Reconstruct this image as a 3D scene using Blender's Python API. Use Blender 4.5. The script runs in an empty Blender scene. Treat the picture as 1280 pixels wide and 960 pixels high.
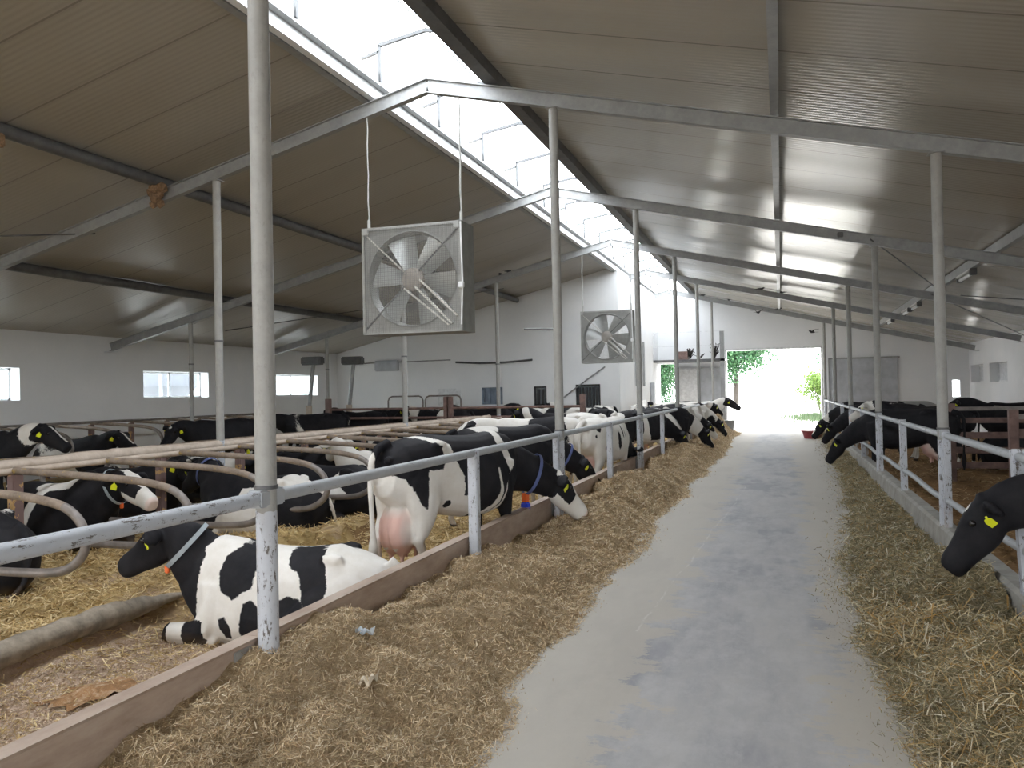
import bpy, bmesh, math, random
import numpy as np
from math import sin, cos, radians, pi, sqrt, atan2

# ------------------------------------------------------------------ camera, world, exposure
sc = bpy.context.scene
COL = sc.collection
H_EYE = 1.75
YAW, PITCH, ROLL, FPX = 18.281, 0.618, -1.145, 1016.7

def make_camera():
    from mathutils import Matrix, Vector
    ya, pt, ro = radians(YAW), radians(PITCH), radians(ROLL)
    fw = Vector((-sin(ya)*cos(pt), cos(ya)*cos(pt), sin(pt)))
    r = Vector((cos(ya), sin(ya), 0)); u = r.cross(fw)
    r2 = r*cos(ro) + u*sin(ro); u2 = -r*sin(ro) + u*cos(ro)
    cd = bpy.data.cameras.new('camera'); cd.sensor_width = 36.0; cd.lens = FPX/1280*36
    cd.clip_start = 0.05; cd.clip_end = 500
    co = bpy.data.objects.new('camera', cd); COL.objects.link(co)
    m = Matrix((r2, u2, -fw)).transposed().to_4x4(); m.translation = (0, 0, H_EYE)
    co.matrix_world = m
    sc.camera = co
make_camera()

sc.view_settings.view_transform = 'Standard'
sc.view_settings.look = 'None'
sc.view_settings.gamma = 1.0
sc.view_settings.use_curve_mapping = False
sc.view_settings.exposure = 1.15
SKY = 5.0
sc.cycles.use_denoising = True
sc.cycles.max_bounces = 10
sc.cycles.diffuse_bounces = 7
sc.cycles.transparent_max_bounces = 12
sc.cycles.sample_clamp_indirect = 12

w = bpy.data.worlds.new('world'); sc.world = w; w.use_nodes = True
nt = w.node_tree; bg = nt.nodes['Background']
tc = nt.nodes.new('ShaderNodeTexCoord'); sx = nt.nodes.new('ShaderNodeSeparateXYZ')
cr = nt.nodes.new('ShaderNodeValToRGB')
nt.links.new(tc.outputs['Generated'], sx.inputs[0]); nt.links.new(sx.outputs[2], cr.inputs[0])
cr.color_ramp.elements[0].position = 0.0; cr.color_ramp.elements[0].color = (0.95, 0.98, 1.0, 1)
cr.color_ramp.elements[1].position = 0.8; cr.color_ramp.elements[1].color = (0.985, 0.99, 1.0, 1)
nt.links.new(cr.outputs[0], bg.inputs[0]); bg.inputs[1].default_value = SKY

def portal(name, loc, rot, sxx, syy):
    l = bpy.data.lights.new(name, 'AREA'); l.shape = 'RECTANGLE'; l.size = sxx; l.size_y = syy
    l.cycles.is_portal = True
    o = bpy.data.objects.new(name, l); COL.objects.link(o); o.location = loc; o.rotation_euler = rot
XR = -4.27                       # ridge
portal('skylight_portal', (XR, 13.0, 6.0), (0, 0, 0), 1.5, 45.0)
portal('gable_door_portal', (-0.25, 35.9, 1.7), (radians(-90), 0, 0), 3.8, 3.4)
portal('entrance_portal', (-4.1, -10.4, 1.6), (radians(90), 0, 0), 21.0, 3.6)
portal('left_opening_portal', (-15.5, -4.6, 1.9), (0, radians(-90), 0), 2.1, 11.0)
portal('right_opening_portal', (6.9, -4.6, 1.9), (0, radians(90), 0), 2.1, 11.0)

# ------------------------------------------------------------------ helpers
def link(o, parent=None):
    COL.objects.link(o)
    if parent is not None: o.parent = parent
    return o
def tag(o, label=None, cat=None, group=None, kind=None):
    if label: o['label'] = label
    if cat: o['category'] = cat
    if group: o['group'] = group
    if kind: o['kind'] = kind
    return o
def empty(name, loc=(0, 0, 0), rz=0.0):
    o = bpy.data.objects.new(name, None); o.empty_display_size = 0.2
    o.location = loc; o.rotation_euler = (0, 0, rz); return link(o)

class MB:
    def __init__(s): s.v = []; s.f = []; s.n = 0
    def add(s, V, F):
        V = np.asarray(V, float).reshape(-1, 3); s.v.append(V)
        s.f += [tuple(int(i)+s.n for i in f) for f in F]; s.n += len(V); return s
    def box(s, x0, x1, y0, y1, z0, z1):
        V = [(x, y, z) for z in (z0, z1) for y in (y0, y1) for x in (x0, x1)]
        return s.add(V, [(0, 2, 3, 1), (4, 5, 7, 6), (0, 1, 5, 4), (2, 6, 7, 3), (0, 4, 6, 2), (1, 3, 7, 5)])
    def bbox(s, x0, x1, y0, y1, z0, z1, b=0.01):
        bm = bmesh.new(); bmesh.ops.create_cube(bm, size=1)
        for v in bm.verts: v.co = ((x0+x1)/2+v.co.x*(x1-x0), (y0+y1)/2+v.co.y*(y1-y0), (z0+z1)/2+v.co.z*(z1-z0))
        bmesh.ops.bevel(bm, geom=bm.edges[:], offset=b, segments=2, affect='EDGES')
        bm.verts.index_update()
        s.add([v.co[:] for v in bm.verts], [[v.index for v in f.verts] for f in bm.faces]); bm.free(); return s
    def bar(s, a, b, wd, ht, up=(0, 0, 1)):
        a = np.array(a, float); b = np.array(b, float); t = (b-a)/np.linalg.norm(b-a); up = np.array(up, float)
        if abs(t@up) > .95: up = np.array((1., 0, 0))
        r = np.cross(t, up); r /= np.linalg.norm(r); u = np.cross(r, t)
        V = [p+r*sx_*wd/2+u*sz*ht/2 for p in (a, b) for sx_, sz in ((-1, -1), (1, -1), (1, 1), (-1, 1))]
        return s.add(V, [(0, 1, 2, 3), (7, 6, 5, 4), (0, 4, 5, 1), (1, 5, 6, 2), (2, 6, 7, 3), (3, 7, 4, 0)])
    def tube(s, pts, r, n=12, cap=True):
        P = np.array(pts, float); m = len(P)
        R = np.full(m, r, float) if np.isscalar(r) else np.array(r, float)
        T = np.gradient(P, axis=0) if m > 2 else np.array([P[1]-P[0]]*2)
        T /= np.linalg.norm(T, axis=1)[:, None]
        ref = np.array((0, 0, 1.)) if abs(T[0][2]) < .9 else np.array((0, 1., 0))
        V = []
        side = np.cross(T[0], ref); side /= np.linalg.norm(side)
        for i in range(m):
            side = side - T[i]*(side@T[i]); side /= np.linalg.norm(side); up = np.cross(side, T[i])
            for k in range(n):
                a = 2*pi*k/n; V.append(P[i]+R[i]*(cos(a)*side+sin(a)*up))
        F = [(i*n+k, i*n+(k+1) % n, (i+1)*n+(k+1) % n, (i+1)*n+k) for i in range(m-1) for k in range(n)]
        F = [f[::-1] for f in F]
        if cap: F += [tuple(range(n)), tuple(range((m-1)*n, m*n))[::-1]]
        return s.add(V, F)
    def ball(s, c, r, sub=2):
        bm = bmesh.new(); bmesh.ops.create_icosphere(bm, subdivisions=sub, radius=1)
        r = np.array(r if hasattr(r, '__len__') else (r, r, r), float); bm.verts.index_update()
        s.add([np.array(v.co[:])*r+np.array(c) for v in bm.verts], [[v.index for v in f.verts] for f in bm.faces]); bm.free(); return s
    def prism(s, poly, axis, a, b):
        n = len(poly); V = []
        for d in (a, b):
            for p in poly:
                q = list(p); q.insert(axis, d); V.append(q)
        F = [tuple(range(n)), tuple(range(n, 2*n))[::-1]] + [(i, (i+1) % n, n+(i+1) % n, n+i)[::-1] for i in range(n)]
        return s.add(V, F)
    def mesh(s, name, smooth=False):
        me = bpy.data.meshes.new(name); V = np.concatenate(s.v)
        me.from_pydata(V.tolist(), [], s.f); me.validate()
        bm = bmesh.new(); bm.from_mesh(me); bmesh.ops.recalc_face_normals(bm, faces=bm.faces); bm.to_mesh(me); bm.free()
        if smooth:
            me.polygons.foreach_set('use_smooth', [True]*len(me.polygons))
            try: me.set_sharp_from_angle(angle=radians(40))
            except Exception: pass
        return me
    def build(s, name, mat, parent=None, smooth=False):
        me = s.mesh(name, smooth); me.materials.append(mat)
        return link(bpy.data.objects.new(name, me), parent)

def fast_mesh(name, V, quads, mat, parent=None, smooth=True):
    me = bpy.data.meshes.new(name); V = np.ascontiguousarray(V, dtype=np.float32); Q = np.ascontiguousarray(quads, dtype=np.int32)
    me.vertices.add(len(V)); me.vertices.foreach_set('co', V.ravel())
    k = Q.shape[1]
    me.loops.add(Q.size); me.loops.foreach_set('vertex_index', Q.ravel())
    me.polygons.add(len(Q)); me.polygons.foreach_set('loop_start', np.arange(len(Q), dtype=np.int32)*k)
    me.update(calc_edges=True)
    me.polygons.foreach_set('use_smooth', np.full(len(Q), smooth))
    me.materials.append(mat); return link(bpy.data.objects.new(name, me), parent)

def copy_tree(o, parent=None):
    c = o.copy(); COL.objects.link(c)
    if parent is not None: c.parent = parent
    for ch in list(o.children): copy_tree(ch, c)
    return c

ORD = ['first', 'second', 'third', 'fourth', 'fifth', 'sixth', 'seventh', 'eighth', 'ninth', 'tenth', 'eleventh', 'twelfth',
       'thirteenth', 'fourteenth', 'fifteenth', 'sixteenth', 'seventeenth', 'eighteenth', 'nineteenth', 'twentieth', 'twenty-first',
       'twenty-second', 'twenty-third', 'twenty-fourth']

# ------------------------------------------------------------------ materials
class NT:
    def __init__(s, name):
        s.m = bpy.data.materials.new(name); s.m.use_nodes = True; s.t = s.m.node_tree
        s.b = s.t.nodes['Principled BSDF']; s.out = s.t.nodes['Material Output']
        s.tc = s.t.nodes.new('ShaderNodeTexCoord')
    def n(s, typ, **kw):
        o = s.t.nodes.new(typ)
        for k, v in kw.items(): setattr(o, k, v)
        return o
    def l(s, a, b): s.t.links.new(a, b)
    def noise(s, scale, detail=4, rough=.6, vec=None, mp=None, dist=0):
        o = s.n('ShaderNodeTexNoise'); o.inputs['Scale'].default_value = scale; o.inputs['Detail'].default_value = detail
        o.inputs['Roughness'].default_value = rough; o.inputs['Distortion'].default_value = dist
        v = vec or s.tc.outputs['Object']
        if mp:
            m = s.n('ShaderNodeMapping'); m.inputs['Scale'].default_value = mp; s.l(v, m.inputs[0]); v = m.outputs[0]
        s.l(v, o.inputs['Vector']); return o.outputs['Fac']
    def ramp(s, fac, *stops, interp='LINEAR'):
        o = s.n('ShaderNodeValToRGB'); e = o.color_ramp; e.interpolation = interp
        while len(e.elements) < len(stops): e.elements.new(.5)
        for el, (p, c) in zip(e.elements, stops):
            el.position = p; el.color = (*c, 1) if hasattr(c, '__len__') else (c, c, c, 1)
        s.l(fac, o.inputs[0]); return o.outputs[0]
    def mix(s, fac, a, b, blend='MIX'):
        o = s.n('ShaderNodeMix', data_type='RGBA', blend_type=blend)
        for i, v in ((0, fac), (6, a), (7, b)):
            if hasattr(v, 'is_linked'): s.l(v, o.inputs[i])
            elif i == 0: o.inputs[0].default_value = v
            else: o.inputs[i].default_value = (*v, 1)
        return o.outputs[2]
    def math(s, op, a, b=0.0, clamp=False):
        o = s.n('ShaderNodeMath', operation=op, use_clamp=clamp)
        for i, v in ((0, a), (1, b)):
            if hasattr(v, 'is_linked'): s.l(v, o.inputs[i])
            else: o.inputs[i].default_value = v
        return o.outputs[0]
    def bump(s, h, strength=.3, dist=.01):
        o = s.n('ShaderNodeBump'); o.inputs['Strength'].default_value = strength; o.inputs['Distance'].default_value = dist
        s.l(h, o.inputs['Height']); s.l(o.outputs[0], s.b.inputs['Normal']); return o
    def set(s, col=None, rough=None, metal=None, spec=None):
        for k, v in (('Base Color', col), ('Roughness', rough), ('Metallic', metal), ('Specular IOR Level', spec)):
            if v is None: continue
            if hasattr(v, 'is_linked'): s.l(v, s.b.inputs[k])
            elif k == 'Base Color': s.b.inputs[k].default_value = (*v, 1)
            else: s.b.inputs[k].default_value = v
        return s
    def axis(s, i):
        o = s.n('ShaderNodeSeparateXYZ'); s.l(s.tc.outputs['Object'], o.inputs[0]); return o.outputs[i]

def plain(name, col, rough=.6, metal=0, var=.12, scale=8, bump=0, spec=.5):
    m = NT(name); f = m.noise(scale)
    c2 = tuple(x*(1-var) for x in col); c1 = tuple(min(1, x*(1+var)) for x in col)
    m.set(m.ramp(f, (.35, c2), (.65, c1)), rough, metal, spec)
    if bump: m.bump(m.noise(scale*6), bump)
    return m.m

M = {}
def mk_materials():
    # old whitewashed wall
    m = NT('whitewash'); a = m.noise(.7, 5); b = m.noise(14, 4)
    c = m.ramp(a, (.3, (.77, .785, .80)), (.7, (.84, .845, .85)))
    m.set(m.mix(m.ramp(b, (.5, 0.0), (.8, .25)), c, (.74, .75, .75)), .9); m.bump(b, .15); M['wall'] = m.m
    # roof sheet with ribs across Y
    def sheet(name, c1, c2, rough):
        m = NT(name); y = m.axis(1)
        rib = m.math('SINE', m.math('MULTIPLY', y, 2*pi/.085))
        seam = m.math('LESS_THAN', m.math('ABSOLUTE', m.math('SUBTRACT', m.math('FRACT', m.math('MULTIPLY', y, 1/1.1)), .5)), .012)
        h = m.math('ADD', m.math('MULTIPLY', rib, .5), m.math('MULTIPLY', m.noise(.35, 1), 1.0))
        st = m.noise(1.0, 3, .5, mp=(.12, 1.2, 1))
        c = m.ramp(st, (.2, c1), (.8, c2))
        m.set(m.mix(seam, c, tuple(x*.62 for x in c1)), m.ramp(m.noise(1.2, 2, .5, mp=(.2, 1, 1)), (.3, rough), (.75, rough+.12)), 0, .5)
        h2 = m.math('SUBTRACT', h, m.math('MULTIPLY', seam, 1.6))
        m.bump(h2, .30, .005); return m.m
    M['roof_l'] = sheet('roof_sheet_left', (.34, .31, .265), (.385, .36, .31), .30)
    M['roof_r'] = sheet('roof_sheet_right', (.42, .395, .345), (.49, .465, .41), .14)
    M['roof_out'] = plain('roof_outside', (.35, .36, .37), .7)
    # galvanised steel
    m = NT('galvanised'); a = m.noise(5, 5, .7); b = m.noise(40, 2)
    m.set(m.ramp(a, (.3, (.26, .265, .27)), (.7, (.38, .385, .38))), .45, .35); m.bump(b, .08); M['galv'] = m.m
    m = NT('dark_steel'); a = m.noise(5, 5, .7)
    m.set(m.ramp(a, (.3, (.085, .085, .09)), (.7, (.15, .15, .15))), .5, .2); M['dsteel'] = m.m
    M['frame_grey'] = plain('frame_grey', (.10, .105, .11), .5)
    M['log'] = plain('grubby_concrete', (.27, .23, .18), .9, 0, .35, 7, .5)
    m = NT('white_aluminium'); m.set((.74, .76, .78), .4); M['alu'] = m.m
    # painted column: grey above, chipped bluish white paint near the animals
    def paint(name, lo, hi, z_edge, chip=.60, rust=True, st=(1, 1, .35)):
        m = NT(name); z = m.axis(2)
        a = m.noise(9, 6, .7); big = m.noise(2.0, 4, .6, mp=(1, 1, .6)); ch = m.noise(30, 7, .8, mp=st)
        low = m.math('LESS_THAN', m.math('ADD', z, m.math('MULTIPLY', big, .35)), z_edge)
        c = m.mix(low, m.ramp(a, (.3, tuple(x*.82 for x in hi)), (.7, hi)), m.ramp(a, (.25, tuple(x*.84 for x in lo)), (.7, lo)))
        chips = m.math('GREATER_THAN', ch, chip)
        chips = m.math('MULTIPLY', chips, m.math('ADD', m.math('MULTIPLY', low, .85), .15))
        c = m.mix(chips, c, (.12, .105, .095))
        if rust:
            r = m.noise(3.5, 5, .7, mp=(1, 1, .5)); c = m.mix(m.ramp(r, (.62, 0.0), (.72, .6)), c, (.30, .17, .09))
        m.set(c, .55, 0); m.bump(m.math('SUBTRACT', a, chips), .25, .004); return m.m
    M['column'] = paint('painted_column', (.56, .585, .64), (.37, .365, .345), 1.45, .575)
    M['rail'] = paint('chipped_rail_paint', (.50, .53, .58), (.50, .52, .56), 9, .57, False, (1, .3, 1))
    M['rail_clean'] = paint('rail_paint', (.42, .44, .465), (.42, .44, .465), 9, .62, False, (1, .3, 1))
    # dirty brownish cubicle tube
    m = NT('dirty_tube'); a = m.noise(8, 5, .7); b = m.noise(30, 3, .6, mp=(1, 1, 1))
    c = m.ramp(a, (.3, (.17, .13, .10)), (.6, (.31, .25, .20)), (.8, (.44, .38, .33)))
    c = m.mix(m.ramp(m.noise(14, 4), (.62, 0.0), (.68, .75)), c, (.50, .34, .09))
    m.set(c, .65, .1); m.bump(b, .3, .005); M['dirty'] = m.m
    m = NT('dusty_pipe'); a = m.noise(6, 5, .7); b = m.noise(35, 3)
    m.set(m.ramp(a, (.3, (.42, .34, .27)), (.7, (.62, .53, .45))), .75); m.bump(b, .4, .006); M['dusty'] = m.m
    M['galv_loop'] = plain('grey_loop', (.22, .195, .18), .45, .3, .2, 9, .1)
    M['brown_post'] = plain('brown_post', (.19, .12, .105), .6, 0, .3, 6, .2)
    m = NT('brown_post_chipped'); a = m.noise(7, 4, .6)
    m.set(m.ramp(a, (.45, (.20, .13, .12)), (.56, (.50, .31, .13)), interp='CONSTANT'), .65); M['post_chip'] = m.m
    M['board'] = None
    m = NT('feed_board'); a = m.noise(3, 6, .7, mp=(1, .5, 2)); b = m.noise(24, 4)
    c = m.ramp(a, (.3, (.30, .215, .165)), (.55, (.44, .345, .28)), (.75, (.50, .43, .37)))
    m.set(c, .6); m.bump(b, .2, .004); M['board'] = m.m
    m = NT('concrete_curb'); a = m.noise(4, 6, .7); b = m.noise(40, 4)
    m.set(m.ramp(a, (.3, (.25, .24, .215)), (.7, (.42, .41, .38))), .85); m.bump(b, .4, .006); M['curb'] = m.m
    # aisle concrete
    m = NT('aisle_concrete')
    a = m.noise(.8, 7, .7, mp=(1.3, .35, 1)); b = m.noise(4.0, 8, .75, mp=(1.2, .7, 1)); g = m.noise(70, 3)
    x = m.axis(0); y = m.axis(1)
    c = m.ramp(a, (.34, (.29, .295, .32)), (.47, (.40, .40, .41)), (.60, (.465, .46, .455)))
    c = m.mix(m.ramp(b, (.45, 0.0), (.65, .6)), c, (.52, .52, .525))
    pt_ = m.noise(1.0, 4, .55, mp=(1.2, .45, 1)); c = m.mix(m.ramp(pt_, (.56, 0.0), (.61, .5)), c, (.26, .265, .30))
    dust = m.math('ADD', m.math('MULTIPLY', m.noise(1.6, 9, .8, mp=(.7, 1.3, 1)), 1.3), m.math('MULTIPLY', m.math('ABSOLUTE', m.math('ADD', x, .30)), .62))
    c = m.mix(m.ramp(dust, (.98, 0.0), (1.65, .70)), c, (.50, .465, .40))
    wv = m.math('ADD', m.math('ADD', x, m.math('MULTIPLY', y, -.046)), m.math('MULTIPLY', m.noise(.9, 4), .22))
    strip = m.math('ABSOLUTE', m.math('ADD', wv, 1.20))
    c = m.mix(m.math('MULTIPLY', m.ramp(strip, (.0, .5), (.012, 0.0)), m.math('MULTIPLY', m.math('LESS_THAN', m.math('ABSOLUTE', m.math('SUBTRACT', y, 10.5)), 4.6), m.ramp(m.noise(3.2, 6, .75), (.44, 0.0), (.58, 1.0)))), c, (.68, .665, .63))
    m.set(c, m.ramp(b, (.3, .65), (.7, .85)), 0, .25); m.bump(m.math('ADD', m.math('MULTIPLY', g, .5), m.math('MULTIPLY', b, .4)), .12, .006); M['aisle'] = m.m
    # grounds
    def ground(name, c1, c2, c3, sc_=6):
        m = NT(name); a = m.noise(sc_, 8, .75); b = m.noise(sc_*9, 5, .75); k = m.noise(1.2, 4)
        c = m.ramp(a, (.3, c1), (.5, c2), (.72, c3)); c = m.mix(m.ramp(b, (.45, 0.0), (.75, .55)), c, tuple(x*.55 for x in c1))
        c = m.mix(m.ramp(k, (.5, 0.0), (.7, .35)), c, tuple(x*.75 for x in c2))
        m.set(c, .95, 0, .1); m.bump(m.math('ADD', a, m.math('MULTIPLY', b, .8)), .9, .03); return m.m
    M['hay_g'] = ground('hay_mat', (.34, .25, .14), (.54, .41, .26), (.67, .54, .38), 11)
    M['hay_gr'] = ground('hay_mat_right', (.22, .185, .11), (.38, .32, .20), (.53, .46, .31), 7)
    m = NT('bedding_ground'); y = m.axis(1); x = m.axis(0)
    a = m.noise(7, 8, .75); b = m.noise(60, 5, .8)
    saw = m.ramp(a, (.3, (.40, .29, .21)), (.55, (.55, .42, .32)), (.75, (.66, .54, .43)))
    strw = m.ramp(a, (.3, (.36, .25, .10)), (.55, (.56, .42, .20)), (.75, (.70, .55, .30)))
    dirt = m.ramp(a, (.3, (.15, .085, .04)), (.6, (.30, .19, .09)), (.8, (.38, .27, .13)))
    f1 = m.ramp(m.math('ADD', y, m.math('MULTIPLY', m.noise(1.4, 4), 2.5)), (0.0, 0.0), (1.0, 1.0))
    near = m.math('SUBTRACT', 1.0, m.math('MULTIPLY', m.math('SUBTRACT', m.math('ADD', y, m.math('MULTIPLY', m.noise(1.4, 4), 1.6)), 6.0), 1.4, True), True)
    c = m.mix(near, m.mix(m.ramp(m.noise(.9, 4), (.45, 0.0), (.6, 1.0)), strw, dirt), saw)
    inst = m.math('LESS_THAN', m.math('ADD', x, m.math('MULTIPLY', m.noise(3, 3), .2)), -4.85)
    c = m.mix(inst, c, m.mix(m.ramp(m.noise(1.1, 4), (.52, 0.0), (.66, .8)), strw, saw))
    m.set(m.mix(m.ramp(b, (.5, 0.0), (.78, .5)), c, (.20, .14, .08)), .95, 0, .1); m.bump(m.math('ADD', a, m.math('MULTIPLY', b, .6)), .8, .02)
    M['bed'] = m.m
    m = NT('manure_stain'); a = m.noise(9, 7, .75)
    m.set(m.ramp(a, (.3, (.12, .06, .025)), (.5, (.32, .17, .07)), (.62, (.50, .37, .25))), .8); m.bump(a, .8, .02); M['stain'] = m.m
    m = NT('pen_litter'); a = m.noise(5, 8, .75)
    m.set(m.ramp(a, (.3, (.13, .075, .035)), (.55, (.27, .16, .075)), (.78, (.40, .27, .14))), .95, 0, .1); m.bump(a, .8, .02); M['bed_r'] = m.m
    def strand(name, *cols):
        m = NT(name); g = m.n('ShaderNodeNewGeometry')
        k = len(cols); m.set(m.mix(m.ramp(m.noise(6, 5, .7), (.34, .6), (.52, 0.0)), m.ramp(g.outputs['Random Per Island'], *[(i/k, c) for i, c in enumerate(cols)], interp='CONSTANT'), tuple(x*.55 for x in cols[1])), .6, 0, .3)
        tr = m.n('ShaderNodeBsdfTranslucent'); m.l(m.b.inputs['Base Color'].links[0].from_socket, tr.inputs[0])
        mx = m.n('ShaderNodeMixShader'); mx.inputs[0].default_value = .25
        m.l(m.b.outputs[0], mx.inputs[1]); m.l(tr.outputs[0], mx.inputs[2]); m.l(mx.outputs[0], m.out.inputs[0]); return m.m
    M['st_hay'] = strand('hay_strands', (.66, .51, .32), (.48, .355, .21), (.79, .65, .45), (.56, .45, .27), (.87, .76, .58), (.31, .21, .12), (.72, .56, .36))
    M['st_hayr'] = strand('hay_strands_right', (.50, .43, .28), (.30, .26, .15), (.64, .55, .36), (.40, .37, .22), (.76, .71, .57), (.54, .38, .18), (.24, .20, .12))
    M['st_gold'] = strand('straw_strands', (.72, .56, .30), (.52, .37, .17), (.82, .68, .42), (.60, .44, .21), (.40, .28, .13))
    M['st_saw'] = strand('sawdust_flakes', (.70, .56, .44), (.50, .38, .28), (.80, .68, .55), (.60, .46, .34), (.38, .27, .18))
    M['st_dark'] = strand('dark_straw', (.46, .32, .16), (.26, .16, .08), (.56, .42, .24), (.20, .12, .06))
    M['st_long'] = strand('long_straw', (.78, .66, .42), (.62, .44, .20), (.86, .80, .64), (.55, .34, .12), (.70, .58, .36), (.40, .30, .16))
    # cow coat
    m = NT('cow_coat')
    at = lambda nme: (lambda o: o.outputs['Fac'])(m.n('ShaderNodeAttribute', attribute_name=nme))
    nz = m.math('SUBTRACT', m.noise(26, 4, .7), .5)
    v = m.math('ADD', at('coat'), m.math('MULTIPLY', nz, .045))
    fac = m.ramp(m.math('ADD', v, .5), (.497, 0.0), (.503, 1.0))
    dirt = m.noise(5, 5, .7)
    white = m.ramp(dirt, (.35, (.70, .67, .62)), (.7, (.80, .78, .75)))
    black = m.ramp(dirt, (.35, (.010, .010, .013)), (.7, (.022, .021, .024)))
    c = m.mix(fac, white, black)
    c = m.mix(at('pink'), c, (.76, .50, .44)); c = m.mix(at('soil'), c, (.34, .23, .13)); c = m.mix(at('hoof'), c, (.07, .055, .045))
    m.set(c, .68, 0, .18); m.bump(m.noise(120, 2), .12, .003); M['cow'] = m.m
    M['tag'] = plain('yellow_tag', (.80, .85, .03), .4, 0, .05)
    M['collar_grey'] = plain('grey_collar', (.33, .38, .41), .6)
    M['collar_blue'] = plain('blue_collar', (.10, .13, .30), .6)
    M['orange'] = plain('orange_plastic', (.85, .16, .03), .4)
    M['bluepl'] = plain('blue_plastic', (.03, .08, .75), .35)
    M['eye'] = plain('eye_black', (.01, .008, .008), .1, 0, 0)
    # fan
    M['fan_box'] = plain('fan_box', (.33, .33, .315), .5, .2, .1, 6)
    M['fan_side'] = plain('fan_side_sheet', (.22, .22, .205), .5, .2, .15, 6)
    M['fan_blade'] = plain('fan_blade', (.50, .51, .50), .35, .5, .08)
    M['fan_hub'] = plain('fan_hub', (.40, .36, .32), .6)
    M['guard'] = plain('guard_wire', (.26, .26, .25), .45, .3)
    M['rope'] = plain('rope', (.42, .42, .40), .8)
    M['belt'] = plain('white_belt_cover', (.66, .64, .60), .5)
    M['door_sheet'] = plain('grey_door_sheet', (.44, .46, .49), .6, 0, .15, 2)
    M['white_frame'] = plain('white_frame', (.74, .75, .76), .5)
    M['black'] = plain('dark_thing', (.03, .03, .032), .6)
    M['asphalt'] = plain('yard_ground', (.62, .60, .56), .9, 0, .1, 1)
    M['frost'] = plain('frosted_pane', (.62, .64, .66), .6)
    M['leaf'] = None
    for nme, cs in (('leaf', ((.040, .11, .050), (.06, .15, .065), (.025, .07, .035), (.085, .18, .08))), ('leaf_light', ((.10, .17, .03), (.14, .22, .05), (.07, .13, .03))), ('grass', ((.05, .085, .04), (.07, .10, .05), (.04, .065, .03)))):
        M[nme] = strand(nme, *cs)
    M['bark'] = plain('bark', (.045, .038, .032), .9)
    M['silo'] = plain('silo_steel', (.10, .105, .12), .6, .0, .08, 3)
    M['bucket'] = plain('red_tub', (.30, .05, .06), .5)
    M['wrapper'] = plain('blue_white_wrapper', (.72, .80, .92), .35, 0, .2, 30)
    M['paper'] = plain('pale_paper', (.72, .64, .52), .8)
    M['twig'] = plain('pale_stem', (.62, .55, .42), .8)
    M['nest'] = plain('mud_nest', (.24, .15, .085), .95, 0, .3, 30, .6)
    M['lamp_body'] = plain('lamp_body', (.66, .66, .63), .4)
    M['winblue'] = plain('blueish_pane', (.22, .27, .34), .3, 0, .2, 3)
    m = NT('skylight_sheet'); m.set((.95, .97, 1), .25)
    tr = m.n('ShaderNodeBsdfTransparent'); tr.inputs[0].default_value = (.93, .95, .97, 1); mx = m.n('ShaderNodeMixShader'); mx.inputs[0].default_value = .12
    m.l(tr.outputs[0], mx.inputs[1]); m.l(m.b.outputs[0], mx.inputs[2]); m.l(mx.outputs[0], m.out.inputs[0]); M['sky_sheet'] = m.m
    m = NT('window_pane'); m.set((.9, .95, 1), .05)
    tr = m.n('ShaderNodeBsdfTransparent'); tr.inputs[0].default_value = (.90, .94, .96, 1); mx = m.n('ShaderNodeMixShader'); mx.inputs[0].default_value = .07
    m.l(tr.outputs[0], mx.inputs[1]); m.l(m.b.outputs[0], mx.inputs[2]); m.l(mx.outputs[0], m.out.inputs[0]); M['pane'] = m.m
mk_materials()

# ------------------------------------------------------------------ the building
XL_, XRT = -15.55, 6.95
Y0, Y1 = -10.5, 35.5
ZR, K = 6.05, 0.243
ZRAF = 5.66                      # rafter underside at the ridge
def zroof(x): return ZR-K*abs(x-XR)
FR = [-8.33, -2.33, 3.67, 9.67, 15.67, 21.67, 27.67, 33.67]
PEN = -0.12

def struct(o, label=None): return tag(o, label, kind='structure')
# floors
mb = MB(); mb.box(-2.52, 1.72, Y0, Y1+.3, -.5, 0.0); struct(mb.build('floor', M['aisle']))
mb = MB(); mb.box(XL_, -2.52, Y0, Y1, -.6, PEN-.06); struct(mb.build('floor_left_pen', M['bed']))
mb = MB(); mb.box(1.72, XRT, Y0, Y1, -.6, PEN-.06); struct(mb.build('floor_right_pen', M['bed']))

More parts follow.
